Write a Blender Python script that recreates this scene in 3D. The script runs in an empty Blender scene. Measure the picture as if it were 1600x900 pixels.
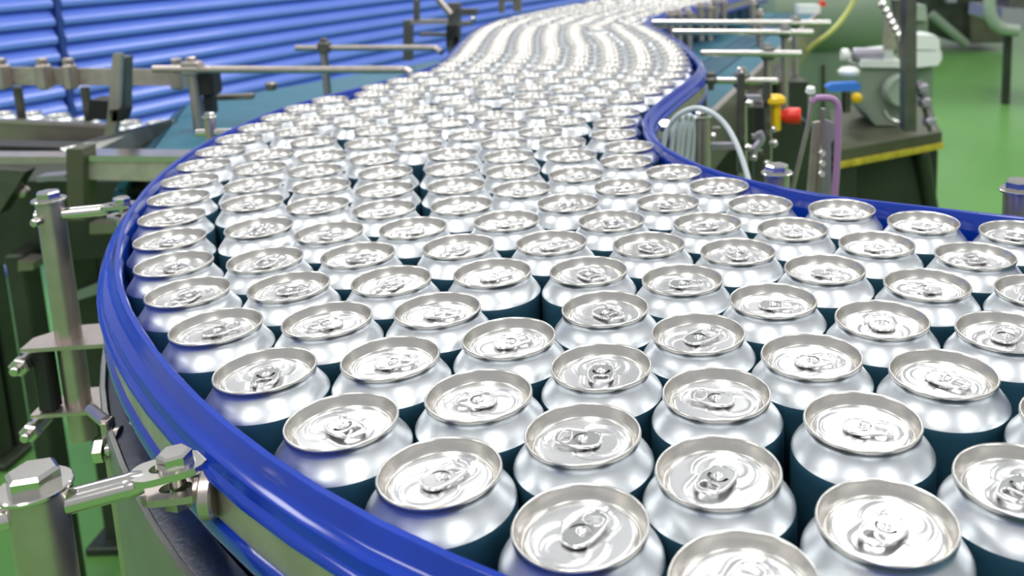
import bpy, bmesh, math, random
from mathutils import Vector, Matrix
random.seed(7)
SC = bpy.context.scene
COL = SC.collection

# ------------------------------------------------------------------ camera
ZL = 1.10                       # height of the can lids above the floor
H = 0.22416                     # camera above the lids
FPX, PITCH, ROLL, PX, PY = 1414.25, math.radians(9.903), math.radians(-1.9847), 959.18, 150.0
cam_data = bpy.data.cameras.new('camera')
cam = bpy.data.objects.new('camera', cam_data)
COL.objects.link(cam)
cam.matrix_world = (Matrix.Translation((0, 0, ZL + H)) @ Matrix.Rotation(math.pi / 2 - PITCH, 4, 'X')
                    @ Matrix.Rotation(ROLL, 4, 'Z'))
cam_data.sensor_fit = 'HORIZONTAL'
cam_data.sensor_width = 36.0
cam_data.lens = FPX / 1600 * 36
cam_data.shift_x = -(PX - 800) / 1600
cam_data.shift_y = (PY - 450) / 1600
cam_data.clip_start = 0.02
cam_data.clip_end = 100
cam_data.dof.use_dof = True
cam_data.dof.focus_distance = 0.51
cam_data.dof.aperture_fstop = 11.0
SC.camera = cam

# ------------------------------------------------------------------ light
world = bpy.data.worlds.new('hall_light')
SC.world = world
world.use_nodes = True
bg = world.node_tree.nodes['Background']
bg.inputs['Color'].default_value = (0.93, 0.96, 1.0, 1)
bg.inputs['Strength'].default_value = 0.46
AX = Vector((math.sin(math.radians(20)), math.cos(math.radians(20)), 0))   # the hall's long axis
AY = Vector((AX.y, -AX.x, 0))


def strip_lamp(u, v, length, power):
    d = bpy.data.lights.new('ceiling_strip', 'AREA')
    d.shape = 'RECTANGLE'
    d.size = 0.9
    d.size_y = length
    d.energy = power
    d.color = (1.0, 1.0, 0.985)
    o = bpy.data.objects.new('ceiling_strip', d)
    COL.objects.link(o)
    p = AX * u + AY * v
    o.location = (p.x, p.y, 4.4)
    o.rotation_euler = (0, 0, -math.radians(20))


for vv in (-4.0, -0.4, 3.2):
    for uu in (-2.0, 2.2, 6.4):
        strip_lamp(uu, vv, 2.6, 66)

vs = SC.view_settings
vs.view_transform = 'Standard'
vs.look = 'None'
vs.gamma = 1.0
vs.exposure = 0.15
vs.use_curve_mapping = False


# ------------------------------------------------------------------ placing helpers
def ray(px, py):
    a, b = px - PX, py - PY
    A = a * math.cos(ROLL) + b * math.sin(ROLL)
    B = -a * math.sin(ROLL) + b * math.cos(ROLL)
    dx, du = A / FPX, -B / FPX
    return Vector((dx, math.cos(PITCH) + du * math.sin(PITCH), -math.sin(PITCH) + du * math.cos(PITCH)))


def at(px, py, Y):
    r = ray(px, py)
    return Vector((0, 0, ZL + H)) + r * (Y / r.y)


def atz(px, py, z):
    r = ray(px, py)
    return Vector((0, 0, ZL + H)) + r * ((z - H) / r.z)


# ------------------------------------------------------------------ materials
def mat(name, color, rough=0.5, metal=0.0, spec=0.5, noise=0.0, nscale=40.0, bump=0.0, bscale=200.0, emit=None,
        coat=0.0, trans=0.0, stretch=None):
    m = bpy.data.materials.new(name)
    m.use_nodes = True
    nt = m.node_tree
    b = nt.nodes['Principled BSDF']
    b.inputs['Base Color'].default_value = (*color, 1)
    b.inputs['Roughness'].default_value = rough
    b.inputs['Metallic'].default_value = metal
    b.inputs['Specular IOR Level'].default_value = spec
    b.inputs['Coat Weight'].default_value = coat
    b.inputs['Transmission Weight'].default_value = trans
    if noise or bump:
        tc = nt.nodes.new('ShaderNodeTexCoord')
        mp = nt.nodes.new('ShaderNodeMapping')
        nt.links.new(tc.outputs['Object'], mp.inputs['Vector'])
        if stretch:
            mp.inputs['Scale'].default_value = stretch
    if noise:
        n = nt.nodes.new('ShaderNodeTexNoise')
        n.inputs['Scale'].default_value = nscale
        n.inputs['Detail'].default_value = 4
        nt.links.new(mp.outputs['Vector'], n.inputs['Vector'])
        r = nt.nodes.new('ShaderNodeValToRGB')
        r.color_ramp.elements[0].position = 0.3
        r.color_ramp.elements[1].position = 0.7
        r.color_ramp.elements[0].color = (*[max(0, c * (1 - noise)) for c in color], 1)
        r.color_ramp.elements[1].color = (*[min(1, c * (1 + noise)) for c in color], 1)
        nt.links.new(n.outputs['Fac'], r.inputs['Fac'])
        nt.links.new(r.outputs['Color'], b.inputs['Base Color'])
    if bump:
        n2 = nt.nodes.new('ShaderNodeTexNoise')
        n2.inputs['Scale'].default_value = bscale
        n2.inputs['Detail'].default_value = 3
        nt.links.new(mp.outputs['Vector'], n2.inputs['Vector'])
        bp = nt.nodes.new('ShaderNodeBump')
        bp.inputs['Strength'].default_value = bump
        bp.inputs['Distance'].default_value = 0.002
        nt.links.new(n2.outputs['Fac'], bp.inputs['Height'])
        nt.links.new(bp.outputs['Normal'], b.inputs['Normal'])
    return m


M = {}
M['alu_lid'] = mat('aluminium_lid', (0.72, 0.72, 0.72), 0.27, 1.0)
M['alu_seam'] = mat('lacquered_seam', (0.64, 0.62, 0.58), 0.27, 1.0)
M['alu_tab'] = mat('aluminium_tab', (0.70, 0.70, 0.69), 0.20, 1.0)
M['alu_body'] = mat('aluminium_shoulder', (0.68, 0.705, 0.725), 0.35, 1.0, bump=0.05, bscale=45, stretch=(1, 1, 0.5))
M['print'] = mat('printed_can_body', (0.022, 0.075, 0.115), 0.35, 0.0, noise=0.15, nscale=20, coat=0.2)
M['blue'] = mat('blue_guide_plastic', (0.003, 0.033, 0.33), 0.12, 0.0, noise=0.10, nscale=25)
M['blue_wall'] = mat('blue_painted_slat', (0.15, 0.27, 1.0), 0.30, 0.0, spec=0.8, noise=0.06, nscale=3, coat=0.5)
M['navy'] = mat('navy_wear_strip', (0.006, 0.015, 0.05), 0.3, 0.0, noise=0.4, nscale=120, bump=0.08, bscale=260)
M['steel'] = mat('stainless_steel', (0.52, 0.46, 0.42), 0.32, 0.9, noise=0.08, nscale=60)
M['steel_band'] = mat('dull_steel_strip', (0.52, 0.48, 0.42), 0.48, 0.8, noise=0.15, nscale=40)
M['steel_bright'] = mat('polished_steel', (0.66, 0.64, 0.60), 0.16, 1.0)
M['steel_dark'] = mat('dark_steel', (0.16, 0.16, 0.14), 0.40, 0.9, noise=0.2, nscale=20)
M['plate'] = mat('brushed_side_plate', (0.27, 0.27, 0.25), 0.36, 0.8, noise=0.15, nscale=15)
M['brown'] = mat('bronze_steel_plate', (0.30, 0.27, 0.23), 0.35, 0.9, noise=0.15, nscale=12)
M['seam_blue'] = mat('shaded_blue_joint', (0.02, 0.06, 0.30), 0.5)
M['black'] = mat('black_plastic', (0.012, 0.013, 0.013), 0.45)
M['frame_dark'] = mat('dark_machine_paint', (0.035, 0.045, 0.03), 0.45, 0.3, noise=0.35, nscale=6)
M['olive'] = mat('olive_machine_paint', (0.085, 0.092, 0.055), 0.45, 0.2, noise=0.2, nscale=6)
M['teal'] = mat('teal_belt_plastic', (0.010, 0.115, 0.170), 0.48, 0.0, noise=0.12, nscale=30)
M['teal_dark'] = mat('deep_teal_belt_plastic', (0.006, 0.070, 0.12), 0.48, 0.0, noise=0.12, nscale=30)
M['floor'] = mat('green_epoxy_floor', (0.125, 0.315, 0.075), 0.30, 0.0, spec=0.35, noise=0.10, nscale=0.9, bump=0.02, bscale=8)
M['hose'] = mat('grey_air_hose', (0.52, 0.58, 0.60), 0.35, 0.0)
M['yellow'] = mat('yellow_plastic', (0.80, 0.52, 0.01), 0.35)
M['red'] = mat('red_button_plastic', (0.75, 0.03, 0.015), 0.35)
M['pink'] = mat('mauve_hose', (0.38, 0.21, 0.40), 0.4)
M['white'] = mat('white_enamel', (0.78, 0.82, 0.78), 0.35)
M['pale_green'] = mat('pale_green_enamel', (0.19, 0.265, 0.18), 0.40, noise=0.10, nscale=4)
M['motor_green'] = mat('grey_green_motor_paint', (0.29, 0.36, 0.28), 0.4, noise=0.1, nscale=10)
M['lever_blue'] = mat('blue_valve_lever', (0.05, 0.22, 0.80), 0.35)
M['cable_yellow'] = mat('yellow_green_cable', (0.55, 0.60, 0.18), 0.45)
M['lilac'] = mat('lilac_grey_metal', (0.40, 0.38, 0.45), 0.35, 0.6)
M['gold_edge'] = mat('yellow_edge_tape', (0.50, 0.42, 0.03), 0.5, noise=0.3, nscale=30)

# ------------------------------------------------------------------ mesh helpers
ORG = {}


class MB:
    def __init__(s):
        s.v, s.f, s.m, s.sm = [], [], [], []

    def add(s, vs, fs, mi=0, smooth=False):
        o = len(s.v)
        s.v += [Vector(p) for p in vs]
        for f in fs:
            s.f.append([i + o for i in f])
            s.m.append(mi)
            s.sm.append(smooth)
        return s

    def prism(s, pts, ext, mi=0):
        """polygon of 3D points extruded along a vector"""
        pts = [Vector(p) for p in pts]
        ext = Vector(ext)
        n = len(pts)
        nrm = Vector((0, 0, 0))
        for i in range(n):
            nrm += (pts[i] - pts[0]).cross(pts[(i + 1) % n] - pts[0])
        if nrm.dot(ext) > 0:
            pts = pts[::-1]
        vs = pts + [p + ext for p in pts]
        fs = [list(range(n)), list(range(2 * n - 1, n - 1, -1))]
        for i in range(n):
            j = (i + 1) % n
            fs.append([i, i + n, j + n, j])
        return s.add(vs, fs, mi)

    def box(s, c, size, ax=None, mi=0, bev=0.0):
        """box, optional (x,y,z) axes; bev chamfers its vertical and top edges"""
        c = Vector(c)
        X, Y, Z = ax if ax else (Vector((1, 0, 0)), Vector((0, 1, 0)), Vector((0, 0, 1)))
        a, b, h = size[0] / 2, size[1] / 2, size[2] / 2
        e = min(bev, a * 0.8, b * 0.8, h * 0.8)
        if e <= 0:
            ring = [(-a, -b), (a, -b), (a, b), (-a, b)]
            lay = [(-h, 0), (h, 0)]
        else:
            ring = None
            lay = [(-h, e), (-h + e, 0), (h - e, 0), (h, e)]
        vs, fs = [], []
        for z, ins in lay:
            aa, bb = a - ins, b - ins
            if e > 0:
                k = e
                rg = [(-aa + k, -bb), (aa - k, -bb), (aa, -bb + k), (aa, bb - k), (aa - k, bb), (-aa + k, bb), (-aa, bb - k), (-aa, -bb + k)]
            else:
                rg = ring
            vs += [c + X * x + Y * y + Z * z for x, y in rg]
        n = len(vs) // len(lay)
        for l in range(len(lay) - 1):
            for i in range(n):
                j = (i + 1) % n
                fs.append([l * n + i, l * n + j, (l + 1) * n + j, (l + 1) * n + i])
        fs.append(list(range(n))[::-1])
        fs.append([(len(lay) - 1) * n + i for i in range(n)])
        return s.add(vs, fs, mi)

    def lathe(s, prof, n=24, base=(0, 0, 0), axis=(0, 0, 1), mi=0, smooth=True, sharp=32, cap0=False, cap1=False):
        """profile of (radius, height) turned round an axis"""
        base = Vector(base)
        Z = Vector(axis).normalized()
        X = Z.orthogonal().normalized()
        Y = Z.cross(X)
        segs = [[0]]
        for i in range(1, len(prof)):
            segs[-1].append(i)
            if i < len(prof) - 1:
                a = Vector((prof[i][0] - prof[i - 1][0], prof[i][1] - prof[i - 1][1]))
                b = Vector((prof[i + 1][0] - prof[i][0], prof[i + 1][1] - prof[i][1]))
                if a.length > 0 and b.length > 0 and math.degrees(a.angle(b)) > sharp:
                    segs.append([i])
        for sg in segs:
            vs, fs = [], []
            for i in sg:
                r, h = prof[i]
                for k in range(n):
                    t = 2 * math.pi * k / n
                    vs.append(base + Z * h + (X * math.cos(t) + Y * math.sin(t)) * max(r, 1e-6))
            for l in range(len(sg) - 1):
                for k in range(n):
                    j = (k + 1) % n
                    fs.append([l * n + k, l * n + j, (l + 1) * n + j, (l + 1) * n + k])
            s.add(vs, fs, mi, smooth)
        for flag, (r, h), rev in ((cap0, prof[0], True), (cap1, prof[-1], False)):
            if flag:
                vs = [base + Z * h + (X * math.cos(2 * math.pi * k / n) + Y * math.sin(2 * math.pi * k / n)) * r for k in range(n)]
                s.add(vs, [list(range(n))[::-1] if rev else list(range(n))], mi)
        return s

    def cyl(s, p0, p1, r, n=16, mi=0, bev=0.0, r1=None):
        p0, p1 = Vector(p0), Vector(p1)
        L = (p1 - p0).length
        r1 = r if r1 is None else r1
        if bev:
            prof = [(r - bev, 0), (r, bev), (r1, L - bev), (r1 - bev, L)]
        else:
            prof = [(r, 0), (r1, L)]
        return s.lathe(prof, n, p0, p1 - p0, mi, True, 25, True, True)

    def tube(s, path, r, n=8, mi=0, cap=True):
        path = [Vector(p) for p in path]
        m = len(path)
        vs, fs = [], []
        up = None
        for i, p in enumerate(path):
            t = (path[min(i + 1, m - 1)] - path[max(i - 1, 0)]).normalized()
            if up is None:
                up = t.orthogonal().normalized()
            up = (up - t * up.dot(t)).normalized()
            w = t.cross(up)
            rr = r[i] if isinstance(r, (list, tuple)) else r
            for k in range(n):
                a = 2 * math.pi * k / n
                vs.append(p + (up * math.cos(a) + w * math.sin(a)) * rr)
        for i in range(m - 1):
            for k in range(n):
                j = (k + 1) % n
                fs.append([i * n + k, i * n + j, (i + 1) * n + j, (i + 1) * n + k])
        s.add(vs, fs, mi, True)
        if cap:
            s.add(vs[:n], [list(range(n))[::-1]], mi)
            s.add(vs[-n:], [list(range(n))], mi)
        return s

    def hexbolt(s, c, r, h, axis=(0, 0, 1), mi=0, turn=0.0):
        """hexagonal bolt head with a chamfered crown"""
        c = Vector(c)
        Z = Vector(axis).normalized()
        X = Z.orthogonal().normalized()
        Y = Z.cross(X)
        vs, fs = [], []
        lay = [(r, 0), (r, h * 0.8), (r * 0.84, h)]
        for rr, z in lay:
            for k in range(6):
                a = math.pi / 3 * k + turn
                vs.append(c + Z * z + (X * math.cos(a) + Y * math.sin(a)) * rr)
        for l in range(2):
            for k in range(6):
                j = (k + 1) % 6
                fs.append([l * 6 + k, l * 6 + j, (l + 1) * 6 + j, (l + 1) * 6 + k])
        fs.append([0, 5, 4, 3, 2, 1])
        fs.append([12, 13, 14, 15, 16, 17])
        return s.add(vs, fs, mi)

    def sweep(s, path, prof, side, mi=0, sharp=40, closed=True, ends=True):
        """profile of (outward, height) swept along a plan curve; side +1 = outward to the left of travel"""
        m = len(path)
        frames = []
        for i in range(m):
            a, b = Vector(path[max(i - 1, 0)]), Vector(path[min(i + 1, m - 1)])
            t = (b - a).normalized()
            frames.append((Vector(path[i]), Vector((-t.y, t.x)) * side))
        n = len(prof)
        cnt = n if closed else n - 1

        def dirn(i):
            a, b = prof[i % n], prof[(i + 1) % n]
            return Vector((b[0] - a[0], b[1] - a[1]))
        groups = [[0]]
        for i in range(1, cnt):
            if math.degrees(dirn(i - 1).angle(dirn(i))) > sharp:
                groups.append([i])
            else:
                groups[-1].append(i)
        flip = side > 0
        for g in groups:
            idx = [k % n for k in g] + [(g[-1] + 1) % n]
            w = len(idx)
            vs, fs = [], []
            for c, nr in frames:
                for k in idx:
                    q = c + nr * prof[k][0]
                    vs.append((q.x, q.y, prof[k][1]))
            for i in range(m - 1):
                for k in range(w - 1):
                    q = [i * w + k, i * w + k + 1, (i + 1) * w + k + 1, (i + 1) * w + k]
                    fs.append(q[::-1] if flip else q)
            s.add(vs, fs, mi, True)
        if ends and closed:
            for (c, nr), rv in ((frames[0], False), (frames[-1], True)):
                vs = [((c + nr * o).x, (c + nr * o).y, z) for o, z in prof]
                s.add(vs, [list(range(n))[::-1] if rv else list(range(n))], mi)
        return s

    def mesh(s, name, mats, org=Vector((0, 0, 0))):
        me = bpy.data.meshes.new(name)
        me.from_pydata([tuple(p - org) for p in s.v], [], s.f)
        for mm in mats:
            me.materials.append(M[mm])
        me.polygons.foreach_set('material_index', s.m)
        me.polygons.foreach_set('use_smooth', s.sm)
        me.update()
        return me

    def build(s, name, mats, parent=None):
        if isinstance(mats, str):
            mats = [mats]
        org = ORG.get(parent.name, Vector((0, 0, 0))) if parent else None
        if org is None:
            # a thing of one mesh: origin at the middle of its base
            lo = Vector([min(p[i] for p in s.v) for i in range(3)])
            hi = Vector([max(p[i] for p in s.v) for i in range(3)])
            org = Vector(((lo.x + hi.x) / 2, (lo.y + hi.y) / 2, lo.z))
            o = bpy.data.objects.new(name, s.mesh(name, mats, org))
            o.location = org
        else:
            o = bpy.data.objects.new(name, s.mesh(name, mats, org))
            o.parent = parent
        COL.objects.link(o)
        ORG[o.name] = org
        return o


def tag(o, label=None, cat=None, group=None, kind=None):
    if label:
        o['label'] = label
    if cat:
        o['category'] = cat
    if group:
        o['group'] = group
    if kind:
        o['kind'] = kind
    return o


def thing(name, loc, label, cat, group=None, kind=None):
    o = bpy.data.objects.new(name, None)
    o.empty_display_size = 0.05
    o.location = loc
    COL.objects.link(o)
    ORG[o.name] = Vector(loc)
    return tag(o, label, cat, group, kind)


def bez(pts, n=8):
    """smooth curve through points"""
    p = [Vector(q) for q in pts]
    p = [p[0] * 2 - p[1]] + p + [p[-1] * 2 - p[-2]]
    out = []
    for i in range(1, len(p) - 2):
        a, b, c, d = p[i - 1:i + 3]
        for k in range(n):
            t = k / n
            out.append(0.5 * (2 * b + (c - a) * t + (2 * a - 5 * b + 4 * c - d) * t * t + (3 * b - a - 3 * c + d) * t ** 3))
    out.append(p[-2])
    return out


# ------------------------------------------------------------------ the setting
mb = MB()
mb.add([(-14, -6, 0), (16, -6, 0), (16, 24, 0), (-14, 24, 0)], [[0, 1, 2, 3]])
tag(mb.build('floor', 'floor'), 'glossy green epoxy floor of the bottling hall', kind='structure')

# blue slatted wall on the left, running away to the right
WD = Vector((0.407, 0.9135, 0))
WN = Vector((WD.y, -WD.x, 0))
W0 = Vector((-2.26, 4.5, 0))
wall = thing('wall_left', W0 + WD * 1.0, 'blue wall of horizontal slats behind the conveyors', None, kind='structure')


def slat_mesh(length, pitch):
    p = pitch
    prof = [(0.0, 0.0), (0.038, 0.001), (0.042, 0.004), (0.0425, p * 0.28), (0.0400, p * 0.36), (0.028, p * 0.58), (0.012, p * 0.82), (0.003, p * 0.95), (0.0, p * 0.97)]
    b = MB()
    vs, fs = [], []
    for t in (0, length):
        for o, z in prof:
            vs.append(WD * t + WN * o + Vector((0, 0, z)))
    n = len(prof)
    for k in range(n - 1):
        fs.append([k, k + n, k + n + 1, k + 1])
    b.add(vs, fs, 0, True)
    b.add(vs, [list(range(n))[::-1], list(range(n, 2 * n)), [0, n - 1, 2 * n - 1, n]])
    return b.mesh('slat', ['blue_wall'])


PITCHW = 0.079
seam = 0.0
rr = ray(93, 100)
t_seam = (rr.x * W0.y - rr.y * W0.x) / (rr.y * WD.x - rr.x * WD.y)
sl_a, sl_b = slat_mesh(t_seam + 2.6 - 0.02, PITCHW), slat_mesh(9.0 - t_seam, PITCHW)
for k in range(22):
    for me, st in ((sl_a, -2.6), (sl_b, t_seam + 0.02)):
        o = bpy.data.objects.new('slat', me)
        o.parent = wall
        o.location = W0 + WD * st + Vector((0, 0, k * PITCHW)) - ORG[wall.name]
        COL.objects.link(o)
b = MB()
b.prism([W0 + WD * -2.6, W0 + WD * 9.0, W0 + WD * 9.0 + Vector((0, 0, 1.74)), W0 + WD * -2.6 + Vector((0, 0, 1.74))], WN * -0.05)
b.build('backing', 'blue_wall', wall)
b = MB()
b.box(W0 + WD * t_seam + WN * 0.03 + Vector((0, 0, 0.86)), (0.022, 0.03, 1.70), (WD, WN, Vector((0, 0, 1))))
b.build('seam_shade_strip', 'seam_blue', wall)  # thin strip with the shading along the slat seam put into its darker blue

# ------------------------------------------------------------------ conveyor
LRAIL = [(0.62,-0.02),(0.5836,-0.0035),(0.5471,0.0131),(0.5107,0.0296),(0.4743,0.046),(0.4377,0.0623),(0.401,0.0781),(0.364,0.0933),(0.3268,0.1081),(0.2897,0.123),(0.2529,0.1387),(0.2167,0.1556),(0.1809,0.1735),(0.1454,0.1919),(0.1098,0.2102),(0.074,0.2281),(0.0388,0.247),(0.004,0.2667),(-0.0308,0.2866),(-0.065,0.3072),(-0.0983,0.3294),(-0.13,0.3538),(-0.1604,0.3797),(-0.1896,0.4071),(-0.2177,0.4356),(-0.2446,0.4652),(-0.2703,0.4958),(-0.295,0.5272),(-0.3187,0.5595),(-0.341,0.5927),(-0.3615,0.627),(-0.3803,0.6623),(-0.398,0.6982),(-0.4143,0.7347),(-0.4292,0.7718),(-0.4426,0.8095),(-0.4545,0.8477),(-0.4647,0.8864),(-0.4735,0.9254),(-0.4808,0.9647),(-0.4862,1.0044),(-0.49,1.0442),(-0.4926,1.0841),(-0.4932,1.1241),(-0.4913,1.164),(-0.4891,1.204),(-0.4866,1.2439),(-0.4802,1.2834),(-0.4699,1.322),(-0.4574,1.36),(-0.443,1.3973),(-0.4262,1.4336),(-0.4099,1.4701),(-0.3947,1.5071),(-0.3799,1.5443),(-0.3666,1.582),(-0.355,1.6203),(-0.3451,1.659),(-0.3385,1.6984),(-0.3349,1.7383),(-0.3338,1.7783),(-0.3342,1.8183),(-0.3354,1.8582),(-0.3375,1.8982),(-0.3402,1.9381),(-0.3431,1.978),(-0.3459,2.0179),(-0.3484,2.0578),(-0.3506,2.0978),(-0.3528,2.1377),(-0.3552,2.1776),(-0.3576,2.2175),(-0.3597,2.2575),(-0.3614,2.2975),(-0.3624,2.3374),(-0.3625,2.3774),(-0.3613,2.4174),(-0.3591,2.4574),(-0.3559,2.4972),(-0.3517,2.537),(-0.3464,2.5767),(-0.3399,2.6161),(-0.3322,2.6554),(-0.3232,2.6943),(-0.3124,2.7328),(-0.2999,2.7708),(-0.2863,2.8085),(-0.2722,2.8459),(-0.2582,2.8833),(-0.2443,2.9209),(-0.2305,2.9584),(-0.2165,2.9959),(-0.2023,3.0333),(-0.1879,3.0706),(-0.1733,3.1078),(-0.1583,3.1449),(-0.1432,3.1819),(-0.1277,3.2188),(-0.112,3.2556),(-0.096,3.2923),(-0.0797,3.3288),(-0.0633,3.3653),(-0.0467,3.4017),(-0.03,3.438),(-0.0134,3.4744),(0.0033,3.5108),(0.0199,3.5471),(0.0365,3.5835),(0.053,3.62),(0.0694,3.6565),(0.0858,3.693),(0.1021,3.7295),(0.1184,3.766),(0.1347,3.8025),(0.151,3.8391),(0.1673,3.8756),(0.1836,3.9121),(0.1999,3.9487),(0.2162,3.9852),(0.2324,4.0217),(0.2487,4.0583),(0.2649,4.0949),(0.2812,4.1314),(0.2974,4.168),(0.3136,4.2045),(0.3298,4.2411),(0.346,4.2777),(0.3622,4.3143),(0.3783,4.3509),(0.3945,4.3875),(0.4106,4.4241),(0.4267,4.4607),(0.4428,4.4973),(0.4589,4.5339),(0.4749,4.5705),(0.491,4.6072),(0.507,4.6438),(0.5231,4.6805),(0.5391,4.7171),(0.5551,4.7538),(0.5711,4.7904),(0.5871,4.8271),(0.6031,4.8637),(0.6191,4.9004),(0.6351,4.9371),(0.6511,4.9737),(0.6672,5.0104),(0.6832,5.047),(0.6992,5.0837),(0.7152,5.1204),(0.7312,5.157),(0.7472,5.1937)]
RRAIL = [(0.8,0.47),(0.7631,0.4854),(0.7262,0.5008),(0.6893,0.5162),(0.6523,0.5316),(0.6154,0.5469),(0.5784,0.5621),(0.5413,0.5771),(0.5043,0.5922),(0.4673,0.6076),(0.4306,0.6235),(0.3941,0.6398),(0.3578,0.6566),(0.3218,0.6741),(0.2865,0.6929),(0.2522,0.7133),(0.2176,0.7334),(0.1831,0.7537),(0.1528,0.7796),(0.1257,0.809),(0.1013,0.8407),(0.0812,0.8753),(0.066,0.9123),(0.0534,0.9502),(0.044,0.9891),(0.0377,1.0286),(0.0343,1.0684),(0.0345,1.1084),(0.0388,1.1481),(0.0468,1.1873),(0.0566,1.2261),(0.0674,1.2646),(0.0791,1.3029),(0.091,1.3411),(0.1028,1.3793),(0.1149,1.4174),(0.1261,1.4558),(0.1356,1.4947),(0.1436,1.5338),(0.1491,1.5734),(0.1524,1.6133),(0.1543,1.6533),(0.1551,1.6932),(0.1551,1.7332),(0.1545,1.7732),(0.1534,1.8132),(0.1517,1.8532),(0.1496,1.8931),(0.1469,1.933),(0.1436,1.9729),(0.1397,2.0127),(0.1355,2.0525),(0.1309,2.0922),(0.1262,2.132),(0.1214,2.1717),(0.1164,2.2114),(0.1111,2.251),(0.1046,2.2905),(0.0977,2.3299),(0.0921,2.3695),(0.0898,2.4094),(0.0902,2.4494),(0.093,2.4893),(0.0986,2.5289),(0.107,2.568),(0.1181,2.6064),(0.1322,2.6438),(0.1478,2.6806),(0.1638,2.7173),(0.1801,2.7538),(0.1969,2.7901),(0.2139,2.8263),(0.2311,2.8625),(0.2482,2.8986),(0.2654,2.9347),(0.2825,2.9709),(0.2994,3.0071),(0.3162,3.0434),(0.3327,3.0798),(0.3492,3.1163),(0.3656,3.1528),(0.382,3.1893),(0.3984,3.2258),(0.4148,3.2623),(0.4312,3.2987),(0.4476,3.3352),(0.4641,3.3716),(0.4807,3.408),(0.4973,3.4444),(0.5139,3.4808),(0.5306,3.5172),(0.5473,3.5535),(0.5639,3.5899),(0.5806,3.6262),(0.5973,3.6626),(0.6139,3.699),(0.6305,3.7354),(0.6471,3.7718),(0.6637,3.8082),(0.6802,3.8446),(0.6967,3.8811),(0.7131,3.9175),(0.7295,3.954),(0.7458,3.9906),(0.762,4.0271),(0.7782,4.0637),(0.7944,4.1003),(0.8105,4.1369),(0.8266,4.1735),(0.8427,4.2101),(0.8588,4.2468),(0.8748,4.2834),(0.8908,4.3201),(0.9068,4.3567),(0.9228,4.3934),(0.9388,4.4301),(0.9547,4.4667),(0.9707,4.5034),(0.9867,4.5401),(1.0026,4.5768),(1.0186,4.6134),(1.0346,4.6501),(1.0506,4.6868),(1.0665,4.7234),(1.0826,4.7601),(1.0986,4.7967)]
LRAIL = [p for p in LRAIL if p[1] < 3.75]
RRAIL = [p for p in RRAIL if p[1] < 3.75]
z0 = ZL


def rail(name, path, side, label):
    lo = Vector((path[8][0], path[8][1], z0 - 0.09))
    t = thing(name, lo, label, 'guide rail')
    z = z0 - 0.002
    up = [(0.0, z - 0.030), (0.0, z - 0.0015), (0.0012, z), (0.0042, z), (0.0053, z - 0.0012), (0.0068, z - 0.0062), (0.0088, z - 0.0086), (0.0114, z - 0.0092),
          (0.0132, z - 0.0102), (0.0140, z - 0.0124), (0.0146, z - 0.0146), (0.0164, z - 0.0155), (0.0177, z - 0.0170), (0.0180, z - 0.0188), (0.0168, z - 0.0205), (0.0105, z - 0.0215), (0.0105, z - 0.030)]
    MB().sweep(path, up, side).build('upper_profile', 'blue', t)
    st = [(0.0106, z - 0.0195), (0.0136, z - 0.0195), (0.0136, z - 0.0435), (0.0106, z - 0.0435)]
    MB().sweep(path, st, side).build('backing_strip', 'steel_band', t)
    lw = [(0.0, z - 0.056), (0.0, z - 0.0415), (0.0100, z - 0.0415), (0.0138, z - 0.0422), (0.0162, z - 0.0436), (0.0170, z - 0.0462), (0.0166, z - 0.0510), (0.0148, z - 0.0545), (0.0100, z - 0.056)]
    MB().sweep(path, lw, side).build('lower_profile', 'blue', t)
    return t


rail('guide_rail', LRAIL, 1, 'blue plastic guide rail curving along the left edge of the cans')
rail('guide_rail', RRAIL, -1, 'blue plastic guide rail bending along the right edge of the cans')

# frame and belt under the cans
cv = thing('conveyor', (0.0, 0.9, 0), 'steel conveyor with teal belts under the crowd of cans', 'conveyor')
zb = z0 - 0.1225
bl = MB()


def resample(path, m):
    d = [0]
    for i in range(1, len(path)):
        d.append(d[-1] + math.dist(path[i], path[i - 1]))
    out, j = [], 0
    for k in range(m):
        u = d[-1] * k / (m - 1)
        while j < len(d) - 2 and d[j + 1] < u:
            j += 1
        f = (u - d[j]) / (d[j + 1] - d[j])
        out.append((path[j][0] * (1 - f) + path[j + 1][0] * f, path[j][1] * (1 - f) + path[j + 1][1] * f))
    return out


def offset_path(path, o):
    out = []
    for i in range(len(path)):
        a, b_ = Vector(path[max(i - 1, 0)]), Vector(path[min(i + 1, len(path) - 1)])
        t = (b_ - a).normalized()
        q = Vector(path[i]) + Vector((-t.y, t.x)) * o
        out.append((q.x, q.y))
    return out


La, Ra = resample(offset_path(LRAIL, 0.02), 140), resample(offset_path(RRAIL, -0.02), 140)
vs, fs = [], []
for i in range(140):
    vs += [(La[i][0], La[i][1], zb), (Ra[i][0], Ra[i][1], zb), (La[i][0], La[i][1], zb - 0.002), (Ra[i][0], Ra[i][1], zb - 0.002)]
for i in range(139):
    a, c = i * 4, (i + 1) * 4
    fs += [[a, a + 1, c + 1, c], [a + 2, c + 2, c + 3, a + 3], [a, c, c + 2, a + 2], [a + 1, a + 3, c + 3, c + 1]]
bl.add(vs, fs)
bl.build('belt', 'teal_dark', cv)
NEARL = [p for p in LRAIL if p[1] < 1.15]
NEARR = [p for p in RRAIL if p[1] < 0.95]
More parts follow.
